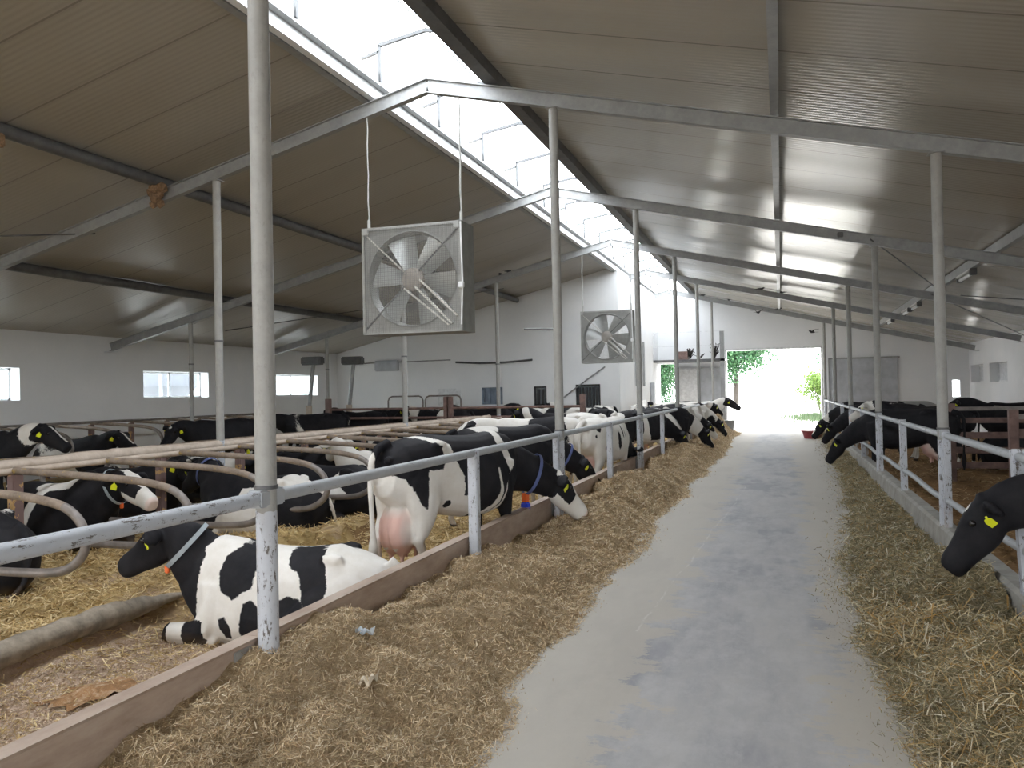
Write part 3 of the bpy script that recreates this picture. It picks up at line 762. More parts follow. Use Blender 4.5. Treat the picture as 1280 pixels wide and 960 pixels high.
def strands(name, fn, n, region, mat, L, Wd, seed, mask=None, tilt=.35, parent=None):
    rs = np.random.RandomState(seed); x0, x1, y0, y1 = region
    t = rs.rand(n*2); y = y0+(y1-y0)*t**1.9; x = rs.uniform(x0, x1, n*2)     # denser near the camera
    keep = np.ones(len(x), bool) if mask is None else mask(x, y, rs)
    x, y = x[keep][:n], y[keep][:n]; n = len(x)
    dist = np.sqrt(x*x+y*y); az = rs.uniform(0, 2*pi, n); ti = rs.normal(0, tilt, n); l = L*rs.uniform(.4, 1.25, n)*np.clip(dist/8, .85, 1.25)
    wd = Wd*rs.uniform(.6, 1.4, n)*np.clip(dist/5, .85, 2.2)
    z = fn(x, y)+.006+.3*l*np.abs(np.sin(ti))*.5+.012*rs.rand(n)
    d = np.stack((np.cos(az)*np.cos(ti), np.sin(az)*np.cos(ti), np.sin(ti)), -1); c = np.stack((x, y, z), -1)
    s = np.stack((-np.sin(az), np.cos(az), rs.normal(0, .6, n)), -1); s /= np.linalg.norm(s, axis=1)[:, None]
    bend = np.stack((rs.normal(0, .15, n), rs.normal(0, .15, n), rs.uniform(-.02, .18, n)), -1)*l[:, None]
    P = [c-d*l[:, None]/2, c+bend*.5, c+d*l[:, None]/2]
    V = np.stack([P[0]-s*wd[:, None]/2, P[0]+s*wd[:, None]/2, P[1]-s*wd[:, None]/2, P[1]+s*wd[:, None]/2, P[2]-s*wd[:, None]/3, P[2]+s*wd[:, None]/3], 1).reshape(-1, 3)
    b = np.arange(n)[:, None]*6; Q = np.concatenate((b+np.array([[0, 1, 3, 2]]), b+np.array([[2, 3, 5, 4]])), 0)
    o = fast_mesh(name, V, Q, mat, parent, False); o['kind'] = 'stuff'; return o
def near_edge(e_fn):
    return e_fn
def mk_l(x, y, rs):
    e = -1.50+.10*vnoise(x*0+1, y, 2, 1.1); return (x < e+.02+np.abs(rs.normal(0, .10, len(x)))*(rs.rand(len(x)) < .35))
strands('hay_strand_cover', hay_left, 130000, (-2.64, -1.1, 2.2, 33.5), M['st_hay'], .050, .0038, 1, mk_l, .45, g1)
def mk_r(x, y, rs):
    e = np.interp(y, [-6, 3, 5.5, 7.5, 9.5, 12, 17, 24, 34], [.75, .66, .60, .42, .62, .82, 1.0, 1.2, 1.3]); return (x > e-.05-np.abs(rs.normal(0, .13, len(x)))) & (rs.rand(len(x)) < np.interp(y, [7.5, 10, 24, 34], [1, .22, .4, .5]))
strands('hay_strand_cover', hay_right, 70000, (.2, 1.54, 2.6, 33), M['st_hayr'], .090, .0040, 2, mk_r, .40, g2)
strands('long_straw_cover', hay_right, 5200, (.55, 1.54, 2.6, 7.2), M['st_long'], .20, .0052, 12, lambda x, y, rs: rs.rand(len(x)) < np.clip(.55+.6*vnoise(x, y, 40, 2.2), .08, 1), .5, g2)
strands('sawdust_cover', bed, 60000, (-4.8, -2.76, 2.3, 7.5), M['st_saw'], .018, .0065, 3, lambda x, y, rs: rs.rand(len(x)) < np.interp(y, [5.5, 7.5], [1, .1]), .4, g3)
strands('straw_cover', bed, 70000, (-10.4, -4.9, 4.2, 26), M['st_gold'], .12, .0055, 4, None, .35, g3)
strands('alley_straw_cover', bed, 36000, (-4.9, -2.76, 2.6, 26), M['st_gold'], .10, .0050, 5, lambda x, y, rs: rs.rand(len(x)) < np.interp(y, [3.5, 6.5], [.4, 1]), .3, g3)
strands('straw_cover', bed_r, 14000, (1.75, 6.9, 5, 34), M['st_dark'], .09, .005, 6, None, .3, g4)

def stain():
    n = 40; V = [(-3.98, 4.05, 0)]; rs = np.random.RandomState(4)
    for ring in range(1, 9):
        for k in range(n):
            a = 2*pi*k/n; r = ring/8*(1+.25*sin(3*a+1)+.14*sin(7*a)+.10*sin(13*a+2)+.07*sin(19*a)); V.append((-3.98+.36*r*cos(a)+.05*r*sin(a), 4.05+.22*r*sin(a)+.12*r*cos(a), 0))
    V = np.array(V); rr = np.sqrt(((V[:, :2]-V[0, :2])**2).sum(1)); V[:, 2] = bed(V[:, 0], V[:, 1])+.016+.03*np.clip(1-rr/.3, 0, 1)+.008*vnoise(V[:, 0], V[:, 1], 9, 25)
    F = [(0, 1+k, 1+(k+1) % n) for k in range(n)]
    for r in range(7):
        for k in range(n): a = 1+r*n+k; b = 1+r*n+(k+1) % n; F.append((a, a+n, b+n, b))
    m = MB(); m.add(V, F); tag(m.build('manure_patch', M['stain'], None, True), 'wet orange brown manure patch on the sawdust near the camera', 'manure', kind='thing')
stain()

# ------------------------------------------------------------------ cows
def loft(mb, secs, n=22, exp=2.3, side=None):
    """secs: (cx, cy, cz, half_height, half_width, flat) ; rings perpendicular to the path, closed ends"""
    S = np.array([s[:5] for s in secs], float); C = S[:, :3]
    T = np.gradient(C, axis=0); T /= np.linalg.norm(T, axis=1)[:, None]
    V = []; m = len(S)
    for i in range(m):
        sd = np.cross((0, 0, 1.), T[i]) if side is None else np.array(side, float)
        if np.linalg.norm(sd) < .2: sd = np.array((0, 1., 0))
        sd = sd-T[i]*(sd@T[i]); sd /= np.linalg.norm(sd); up = np.cross(T[i], sd)
        egg = secs[i][5] if len(secs[i]) > 5 else 0.0
        for k in range(n):
            a = 2*pi*k/n; ca, sa = cos(a), sin(a)
            r = (abs(ca)**exp+abs(sa)**exp)**(-1/exp)
            wdt = S[i, 4]*(1-egg*sa)
            V.append(C[i]+sd*ca*r*wdt+up*sa*r*S[i, 3])
    F = [(i*n+k, i*n+(k+1) % n, (i+1)*n+(k+1) % n, (i+1)*n+k) for i in range(m-1) for k in range(n)]
    F += [tuple(range(n))[::-1], tuple(range((m-1)*n, m*n))]
    mb.add(V, F)
def xs_loft(mb, secs, exp=2.4, n=26):
    """sections at x: (x, ztop, zbot, halfwidth, egg)"""
    loft(mb, [(x, 0, (zt+zb)/2, (zt-zb)/2, hw, eg) for x, zt, zb, hw, eg in secs], n, exp)
def chain(mb, pts, n=12):
    """limb: (x, y, z, r)"""
    mb.tube([p[:3] for p in pts], [p[3] for p in pts], n)
def bez(p0, p1, p2, p3, n):
    t = np.linspace(0, 1, n)[:, None]; p0, p1, p2, p3 = [np.array(p, float) for p in (p0, p1, p2, p3)]
    return (1-t)**3*p0+3*(1-t)**2*t*p1+3*(1-t)*t*t*p2+t**3*p3

STAND = [(-.93, 1.22, 1.00, .09, 0), (-.88, 1.30, .90, .17, 0), (-.75, 1.37, .80, .235, -.05), (-.58, 1.395, .76, .27, -.1), (-.38, 1.42, .72, .285, -.12), (-.15, 1.40, .66, .30, .10),
         (.08, 1.385, .61, .325, .15), (.30, 1.38, .60, .325, .18), (.48, 1.40, .63, .28, .2), (.62, 1.41, .66, .225, .2), (.74, 1.36, .70, .20, .15), (.85, 1.24, .78, .15, 0), (.90, 1.12, .86, .09, 0)]
LIE = [(-.92, .38, .18, .10, 0), (-.85, .50, .08, .20, 0), (-.72, .61, -.02, .30, .05), (-.55, .68, -.04, .36, .1), (-.38, .755, -.04, .385, .12), (-.15, .73, -.05, .40, .22),
       (.08, .735, -.05, .41, .25), (.30, .76, -.04, .39, .28), (.48, .81, -.02, .33, .28), (.62, .83, .02, .265, .22), (.74, .78, .07, .22, .15), (.85, .66, .14, .16, 0), (.90, .52, .24, .10, 0)]
HEAD = [(-.07, .00, .075, .06), (-.02, .0, .115, .095), (.06, -.02, .145, .118), (.14, -.035, .150, .115), (.22, -.045, .138, .098), (.30, -.05, .118, .084), (.37, -.052, .105, .080), (.43, -.055, .10, .086), (.48, -.06, .092, .088), (.52, -.065, .07, .07)]

def cow_shape(pose, poll, hyaw, hpitch, hroll=0.0, vox=.018, tail='down', legs=0, cside=1):
    """canonical cow, head towards +x. poll: head joint; hpitch<0 looks down"""
    mb = MB(); lying = pose == 'lie'; ux = 0
    xs_loft(mb, LIE if lying else STAND)
    # head frame
    cy, sy, cp, sp = cos(hyaw), sin(hyaw), cos(hpitch), sin(hpitch)
    d = np.array((cy*cp, sy*cp, sp)); sd = np.array((-sy, cy, 0.)); up = np.cross(d, sd)
    sd2 = sd*cos(hroll)+up*sin(hroll); up = np.cross(d, sd2); sd = sd2
    P = np.array(poll, float); hp = lambda t, s, u: P+d*t+sd*s+up*u
    C = [hp(t, 0, u) for t, u, hh, hw in HEAD]
    V = []; n = 20
    for (t, u, hh, hw), c in zip(HEAD, C):
        for k in range(n):
            a = 2*pi*k/n; r = (abs(cos(a))**2.6+abs(sin(a))**2.6)**(-1/2.6)
            wdt = hw*(1+.12*sin(a)) if t < .3 else hw
            V.append(c+sd*cos(a)*r*wdt+up*sin(a)*r*hh)
    F = [(i*n+k, i*n+(k+1) % n, (i+1)*n+(k+1) % n, (i+1)*n+k) for i in range(len(HEAD)-1) for k in range(n)]+[tuple(range(n))[::-1], tuple(range((len(HEAD)-1)*n, len(HEAD)*n))]
    mb.add(V, F)
    # brow, nostril bulges
    for s in (-1, 1):
        mb.ball(hp(.14, s*.085, .055), .042, 1)
        mb.ball(hp(.50, s*.042, -.02), .03, 1)
        # ear
        e0, e1, e2, e3 = hp(.0, s*.08, .03), hp(-.02, s*.15, .03), hp(-.03, s*.235, .005), hp(-.02, s*.29, -.02)
        loft(mb, [(*e0, .040, .032), (*e1, .072, .030), (*e2, .078, .028), (*e3, .030, .022)], 12, 2, side=d)
    mb.ball(hp(-.035, 0, .10), (.05, .05, .04), 1)
    # neck
    st = np.array((.60, 0, .50 if lying else 1.06)); en = hp(-.01, 0, -.035)
    out = np.array((1, 0, .35 if en[2] > st[2] else -.15)); Ln = np.linalg.norm(en-st)
    back = hp(-.01-.45*Ln, 0, -.02-.10)-en; N = bez(st, st+out*Ln*.45, en+back*.8, en, 9)
    hh0, hw0 = (.30, .20) if lying else (.31, .185)
    loft(mb, [(*N[i], hh0+(.155-hh0)*(i/8)**.8, hw0+(.098-hw0)*(i/8)**.7) for i in range(9)], 22, 2.1)
    # legs
    if not lying:
        j = [(0, .02, 0, -.03), (.10, -.06, -.10, .08), (-.08, .08, .12, -.06), (.03, -.05, .20, -.03)][legs % 4]; ux = -.13 if legs == 3 else 0
        for q, s in enumerate((-1, 1)):
            o = j[q]
            loft(mb, [(.60, s*.15, 1.12, .17, .09), (.58, s*.17, .92, .14, .095), (.56+o*.2, s*.175, .76, .105, .08), (.58+o*.5, s*.17, .60, .07, .062)], 16, 2, side=(0, 1, 0))
            chain(mb, [(.58+o*.5, s*.17, .66, .068), (.585+o*.6, s*.17, .52, .052), (.59+o*.75, s*.17, .43, .054), (.585+o*.85, s*.17, .34, .036), (.585+o*.9, s*.17, .20, .034), (.59+o, s*.17, .12, .043), (.61+o, s*.17, .075, .044), (.62+o, s*.17, .035, .054), (.63+o, s*.17, .0, .06)])
            o = j[2+q]
            loft(mb, [(-.52, s*.14, 1.20, .24, .12), (-.57, s*.165, .98, .235, .125), (-.60+o*.2, s*.185, .80, .18, .10), (-.64+o*.3, s*.195, .66, .115, .075), (-.72+o*.5, s*.195, .54, .075, .05)], 16, 2, side=(0, 1, 0))
            chain(mb, [(-.70+o*.45, s*.195, .60, .062), (-.765+o*.6, s*.195, .50, .052), (-.755+o*.75, s*.195, .40, .041), (-.735+o*.85, s*.195, .24, .037), (-.725+o*.95, s*.195, .125, .046), (-.70+o, s*.195, .075, .046), (-.685+o, s*.195, .035, .055), (-.675+o, s*.195, .0, .061)])
        ud = .02 if legs == 3 else 0; mb.ball((-.47+ux, 0, .66-ud), (.25, .15, .22+ud), 2); mb.ball((-.58+ux, .06, .61-ud), (.15, .10, .21+ud), 2); mb.ball((-.58+ux, -.06, .61-ud), (.15, .10, .21+ud), 2)
        for a, b in ((-.60, .07), (-.60, -.07), (-.42, .06), (-.42, -.06)): chain(mb, [(a+ux, b, .48-ud, .024), (a+ux, b, .38-ud*2, .021), (a+ux, b, .355-ud*2, .017)], 8)
        for s in (-1, 1):
            mb.ball((-.40, s*.235, 1.33), (.10, .05, .045), 1); mb.ball((-.90, s*.10, 1.22), (.045, .045, .045), 1)
        if tail == 'down': chain(mb, [(-.80, 0, 1.36, .05), (-.93, 0, 1.32, .042), (-1.0, 0, 1.20, .034), (-1.01, .01, 1.0, .027), (-.995, .015, .75, .024), (-.99, .01, .58, .028), (-.99, .01, .46, .045), (-.99, .01, .34, .035), (-.99, .01, .24, .012)])
        else: chain(mb, [(-.80, 0, 1.36, .05), (-.93, 0, 1.32, .042), (-1.0, .05, 1.22, .034), (-1.0, .14, 1.05, .027), (-.96, .19, .85, .024), (-.93, .20, .62, .035), (-.93, .19, .40, .02)])
    else:
        s = cside
        # folded near foreleg: elbow, knee forward, cannon tucked under
        for s_ in (s, -s):
            loft(mb, [(.50, s_*.19, .46, .19, .12), (.52, s_*.24, .28, .15, .11), (.62, s_*.27, .15, .10, .09)], 16, 2, side=(0, 1, 0))
            k = .94 if s_ == s else .88
            chain(mb, [(.56, s_*.27, .15, .10), (.74, s_*.26, .115, .085), (k, s_*.22, .105, .072), (k+.03, s_*.21, .085, .062), (k-.10, s_*.24, .05, .046), (k-.28, s_*.28, .04, .038), (k-.36, s_*.30, .045, .05), (k-.43, s_*.31, .04, .046)])
        loft(mb, [(-.62, s*.20, .42, .26, .14), (-.50, s*.30, .34, .25, .13), (-.32, s*.37, .28, .20, .12), (-.16, s*.42, .20, .13, .09), (-.08, s*.44, .14, .08, .07)], 18, 2.1, side=(.3, 1*s, 0))
        chain(mb, [(-.10, s*.44, .14, .09), (-.30, s*.48, .08, .07), (-.50, s*.50, .065, .058), (-.42, s*.53, .05, .045), (-.20, s*.55, .045, .040), (-.10, s*.555, .05, .048), (-.02, s*.56, .045, .05)])
        loft(mb, [(-.60, -s*.18, .38, .25, .14), (-.42, -s*.27, .28, .22, .12), (-.25, -s*.33, .18, .14, .09)], 16, 2, side=(0, 1, 0))
        for q in (-1, 1):
            mb.ball((-.40, q*.245, .68), (.11, .06, .055), 1); mb.ball((-.87, q*.10, .42), (.05, .05, .05), 1)
        chain(mb, [(-.78, 0, .62, .05), (-.90, 0, .52, .04), (-.96, s*.04, .34, .03), (-.97, s*.10, .14, .026), (-.93, s*.18, .03, .03), (-.85, s*.28, .02, .035)])
    # unify into one continuous skin
    me = mb.mesh('tmp'); o = bpy.data.objects.new('tmp', me); COL.objects.link(o)
    r = o.modifiers.new('r', 'REMESH'); r.mode = 'VOXEL'; r.voxel_size = vox
    s_ = o.modifiers.new('s', 'SMOOTH'); s_.factor = .5; s_.iterations = max(2, int(round((.055/vox)**1.3)))
    dg = bpy.context.evaluated_depsgraph_get(); ev = o.evaluated_get(dg); em = ev.to_mesh()
    nv = len(em.vertices); V = np.empty(nv*3, np.float32); em.vertices.foreach_get('co', V); V = V.reshape(-1, 3)
    F = [tuple(p.vertices) for p in em.polygons]; ev.to_mesh_clear()
    bpy.data.objects.remove(o); bpy.data.meshes.remove(me)
    return dict(V=V, F=F, P=P, d=d, sd=sd, up=up, N=N, lying=lying, hh0=hh0, hw0=hw0, ux=ux)

def poly_sd(px, pz, poly):
    """signed distance, positive inside"""
    P = np.array(poly, float); n = len(P); dmin = np.full(len(px), 9.); ins = np.zeros(len(px), bool)
    for i in range(n):
        a = P[i]; b = P[(i+1) % n]; e = b-a; t = np.clip(((px-a[0])*e[0]+(pz-a[1])*e[1])/(e@e+1e-9), 0, 1)
        dmin = np.minimum(dmin, np.hypot(px-a[0]-t*e[0], pz-a[1]-t*e[1]))
        c = ((a[1] > pz) != (b[1] > pz)) & (px < (b[0]-a[0])*(pz-a[1])/(b[1]-a[1]+1e-12)+a[0]); ins ^= c
    return np.where(ins, dmin, -dmin)

def noise3(V, seed, f=4.5):
    rs = np.random.RandomState(seed); out = np.zeros(len(V))
    W = V+.12*np.sin(V[:, [1, 2, 0]]*7+rs.uniform(0, 6, 3))
    for i in range(9):
        k = rs.normal(0, 1, 3); k = k/np.linalg.norm(k)*f*rs.uniform(.5, 1.5); out += np.sin(W@k+rs.uniform(0, 2*pi))
    return out/4.2

def coat_fields(S, seed, bias=0.1, custom=None, blaze='thin', headblack=True):
    V = S['V'].astype(float); x, y, z = V.T; low = .36 if not S['lying'] else .05
    f = (noise3(V*np.array((1, 1, .75)), seed)+bias)*.16
    if custom is not None:
        w1 = noise3(V, seed+50, 13)*.011; w2 = noise3(V, seed+51, 11)*.013; f = custom(x+w1, y, z+w2, f)
    hx, hs, hu = [(V-S['P'])@S[k] for k in ('d', 'sd', 'up')]
    hm = (hx > -.16) & (np.abs(hs) < .32) & (np.abs(hu) < .2) & (hx < .6)
    if headblack:
        hb = np.full(len(x), .15)
        if blaze == 'thin': hb = np.minimum(hb, np.abs(hs)-.022+np.where((hx > .02) & (hu > .02), 0, .3))
        elif blaze == 'star': hb = np.minimum(hb, np.hypot(hs, hx-.08)-.035+np.where(hu > 0, 0, .3))
        elif blaze == 'wide':
            g = np.abs(hs)-.055-.03*np.sin(hx*14); hb = np.minimum(hb, np.where((hu > .0) | (hx > .3), g, .3)); hb = np.minimum(hb, .31-hx); hb = np.minimum(hb, np.where(hx > .08, hu+.075-.1*(hx-.1)*0, .3))
        elif blaze == 'mask': hb = np.where(((hu > .045) & (np.abs(hs) < .085) & (hx > -.07)) | (hx > .26) | ((hu < -.095) & (hx > .06)), -.05, .2)
        elif blaze == 'tip': hb = np.minimum(hb, .505-hx+np.where(hu > -.03, 0, .02))
        elif blaze == 'muzzle': hb = np.minimum(hb, .33-hx)
        elif blaze == 'white': hb = np.full(len(x), -.15)
        wgt = np.clip((hx+.16)/.1, 0, 1); f = np.where(hm, np.where(hb < .1, hb, f*(1-wgt)+hb*wgt), f)
    if not S['lying']:
        f = f-np.clip((.62-z)/.12, 0, 1)*.10*(1 if custom is None else 0)
        if custom is None: f = f-.2*np.clip((.30-z)/.1, 0, 1)
    pink = np.zeros(len(x)); hoof = np.zeros(len(x)); soil = np.zeros(len(x))
    if not S['lying']:
        ux = S['ux']; rr = np.sqrt(((x+.52-ux)/.29)**2+(y/.19)**2+((z-.56)/.33)**2); um = (z < .84) & (np.abs(y) < .165) & (x > -.80+ux) & (x < -.22+ux) & ((x > -.80) | (z > .45))
        pink = np.where(um, np.clip((1.15-rr)*5, 0, 1), 0)*np.clip((.80-z)/.1, 0, 1)*np.clip((.165-np.abs(y))/.045, 0, 1)
        lg = (np.abs(y) > .10)
        hoof = np.where(lg & (z < .062), 1.0, 0); soil = np.clip((.42-z)/.5, 0, .45)*lg*(.5+.5*np.sin(x*31+seed)*np.sin(z*17))
        f = np.where(pink > .3, -.2, f)
    else: soil = np.clip((.14-z)/.25, 0, .4)*(.5+.5*np.sin(x*23+seed)*np.sin(y*19))
    mz = hm & (hx > .46) & (hx < .6)
    if blaze in ('mask', 'wide', 'muzzle', 'white'): pink = np.maximum(pink, np.where(mz, np.clip((hx-.475)*20, 0, .45), 0))
    elif blaze != 'tip': f = np.where(mz, .2, f)
    return f, pink, np.clip(soil, 0, .6), hoof

def make_cow(shape, loc, rz, label, seed, bias=.1, custom=None, blaze='thin', collar=None, tags=True, group=None, sc_=1.0, pendant=None):
    S = shape
    me = bpy.data.meshes.new('cow')
    F = S['F']; me.vertices.add(len(S['V'])); me.vertices.foreach_set('co', S['V'].ravel())
    ls = [len(f) for f in F]; fl = np.fromiter((i for f in F for i in f), np.int32)
    me.loops.add(len(fl)); me.loops.foreach_set('vertex_index', fl); me.polygons.add(len(F))
    me.polygons.foreach_set('loop_start', np.concatenate(([0], np.cumsum(ls)[:-1])).astype(np.int32)); me.update(calc_edges=True)
    me.polygons.foreach_set('use_smooth', np.ones(len(F), bool))
    for nme, a in zip(('coat', 'pink', 'soil', 'hoof'), coat_fields(S, seed, bias, custom, blaze)):
        at = me.attributes.new(nme, 'FLOAT', 'POINT'); at.data.foreach_set('value', a.astype(np.float32))
    me.materials.append(M['cow'])
    e = empty('cow', loc, rz); e.scale = (sc_,)*3
    link(bpy.data.objects.new('body', me), e)
    hp = lambda t, s, u: S['P']+S['d']*t+S['sd']*s+S['up']*u
    for s in (-1, 1):
        m = MB(); m.ball(hp(.145, s*.113, .045), .024, 2); m.build('eye', M['eye'], e, True)
        if tags:
            m = MB(); c = hp(.025, s*.175, .0); a, b = S['d'], S['up']
            q = [c+a*u*.033+b*v*.036+a*.012 for u, v in ((-.9, -1), (.9, -1), (1, .45), (.45, 1), (-.45, 1), (-1, .45))]
            nrm = S['d']*.5+S['sd']*0
            m.add(q+[p+S['d']*.006 for p in q], [(0, 1, 2, 3, 4, 5), (11, 10, 9, 8, 7, 6)]+[(i, (i+1) % 6, 6+(i+1) % 6, 6+i) for i in range(6)])
            q2 = [hp(.060-.030*u*1.0, s*(.195+.026*u), -.02+v*.040) for u, v in ((-.8, -.85), (.8, -.85), (.85, .4), (.4, .9), (-.4, .9), (-.85, .4))]
            m = MB(); m.add(q2+[p+S['d']*.004+S['sd']*s*.004 for p in q2], [(0, 1, 2, 3, 4, 5), (11, 10, 9, 8, 7, 6)]+[(i, (i+1) % 6, 6+(i+1) % 6, 6+i) for i in range(6)])
            m.ball(hp(.052, s*.195, .02), .010, 1)
            m.build('ear_tag', M['tag'], e)
    if collar:
        N = S['N']; i = 5; c = N[i]*.6+N[6]*.4; T = N[7]-N[4]; T /= np.linalg.norm(T); sd = np.cross((0, 0, 1.), T); sd /= np.linalg.norm(sd); up = np.cross(T, sd)
        fr = .675; hh = S['hh0']+(.155-S['hh0'])*fr**.8; hw = S['hw0']+(.098-S['hw0'])*fr**.7; hh *= 1.06; hw *= 1.10; hh += .01; hw += .012
        nn = 36; V = []
        for k in range(nn):
            a = 2*pi*k/nn; p = c+sd*cos(a)*hw+up*sin(a)*hh; o_ = sd*cos(a)+up*sin(a)
            for dt, dr in ((-.018, 0), (.018, 0), (.018, .006), (-.018, .006)): V.append(p+T*dt+o_*dr)
        Fq = [(k*4+j, k*4+(j+1) % 4, ((k+1) % nn)*4+(j+1) % 4, ((k+1) % nn)*4+j) for k in range(nn) for j in range(4)]
        m = MB(); m.add(V, Fq); co = m.build('collar', collar, e, True)
        if pendant:
            b = c-up*(hh+.0); h_ = .03 if pendant == 2 else .018; m = MB(); m.bbox(b[0]-h_, b[0]+h_, b[1]-h_, b[1]+h_, b[2]-h_*3, b[2]+.01, .006); m.build('collar_weight', M['orange'], co)
            if pendant == 2:
                m = MB(); m.bbox(b[0]-.042, b[0]+.042, b[1]-.042, b[1]+.042, b[2]-.17, b[2]-.085, .015); m.build('transponder', M['bluepl'], co)
    tag(e, label, 'cow', group, 'thing')
    return e

# ---- individual coats read from the photo, mapped to the flank (x along the cow, z up)
def c1_coat(x, y, z, f):
    def mp(pts): return [(.62-(u-400)/585.0, (600-v)/400*.83) for u, v in pts]
    P = [[(0, 60), (340, 205), (378, 260), (355, 330), (362, 430), (350, 490), (290, 508), (250, 470), (240, 520), (215, 545), (225, 595), (262, 600), (250, 500), (0, 500)],
         [(468, 330), (490, 265), (555, 226), (615, 232), (655, 290), (645, 370), (560, 414), (495, 388)],
         [(492, 482), (530, 474), (566, 510), (563, 550), (535, 552), (505, 520)],
         [(603, 510), (612, 425), (650, 410), (700, 450), (752, 485), (764, 530), (715, 565), (700, 600), (600, 600), (612, 550)],
         [(782, 240), (850, 230), (945, 242), (975, 300), (1000, 360), (992, 430), (930, 445), (880, 400), (858, 345), (848, 318), (795, 290)],
         [(762, 480), (775, 410), (810, 396), (900, 410), (906, 455), (860, 490), (795, 530), (765, 515)],
         [(325, 505), (350, 498), (385, 545), (432, 560), (425, 600), (320, 600), (335, 560)]]
    g = np.full(len(x), -9.)
    for p in P: g = np.maximum(g, poly_sd(x, z, mp(p)))
    g = np.maximum(g, np.where(z > .30, (x-.69), -9)); g = np.maximum(g, np.where(z > .70, (x-.69)+(z-.72)*.9, -9))
    g = np.where((z < .22) & (x > .60), np.maximum(.93-x, -.1)*-1.0, g); g = np.where((z < .22) & (x > .60) & (x < .80), .74-x+.04, g)
    return np.where(y > -.02, g, np.where(x > .7, g, f))
def c2_coat(x, y, z, f):
    def mp(pts):
        o = []
        for u, v in pts:
            X = float(np.interp(u, [100, 150, 400, 840, 1040], [-1.0, -.9, -.42, .60, 1.1])); k = float(np.interp(u, [150, 300, 840, 1040], [.00182, .00187, .00214, .0022]))
            o.append((X, (1.87-(v-60)*k)/1.05))
        return o
    P = [[(100, 250), (180, 255), (335, 272), (412, 315), (424, 372), (405, 432), (315, 436), (308, 520), (302, 620), (270, 600), (200, 480), (150, 460), (100, 430)],
         [(372, 262), (400, 235), (800, 235), (778, 300), (832, 440), (812, 480), (792, 500), (752, 600), (640, 660), (592, 680), (582, 562), (515, 545), (515, 450), (475, 372), (470, 310), (420, 282)],
         [(828, 235), (1300, 200), (1300, 540), (1000, 570), (930, 600), (900, 560), (862, 640), (830, 662), (770, 690), (775, 585), (800, 490), (832, 440), (872, 400), (850, 320)]]
    g = np.full(len(x), -9.)
    for p in P: g = np.maximum(g, poly_sd(x, z, mp(p)))
    g = np.maximum(g, np.minimum(x-.78, z-.35))
    wst = poly_sd(x, z, mp([(726, 418), (742, 422), (757, 540), (742, 595), (650, 664), (632, 668), (634, 650), (702, 590), (730, 528)]))
    g = np.minimum(g, -wst); g = np.maximum(g, .035-np.hypot(x-float(np.interp(450, [400, 840], [-.42, .6])), z-(1.87-540*.00192)/1.05))
    return np.where(y < .06, g, f)

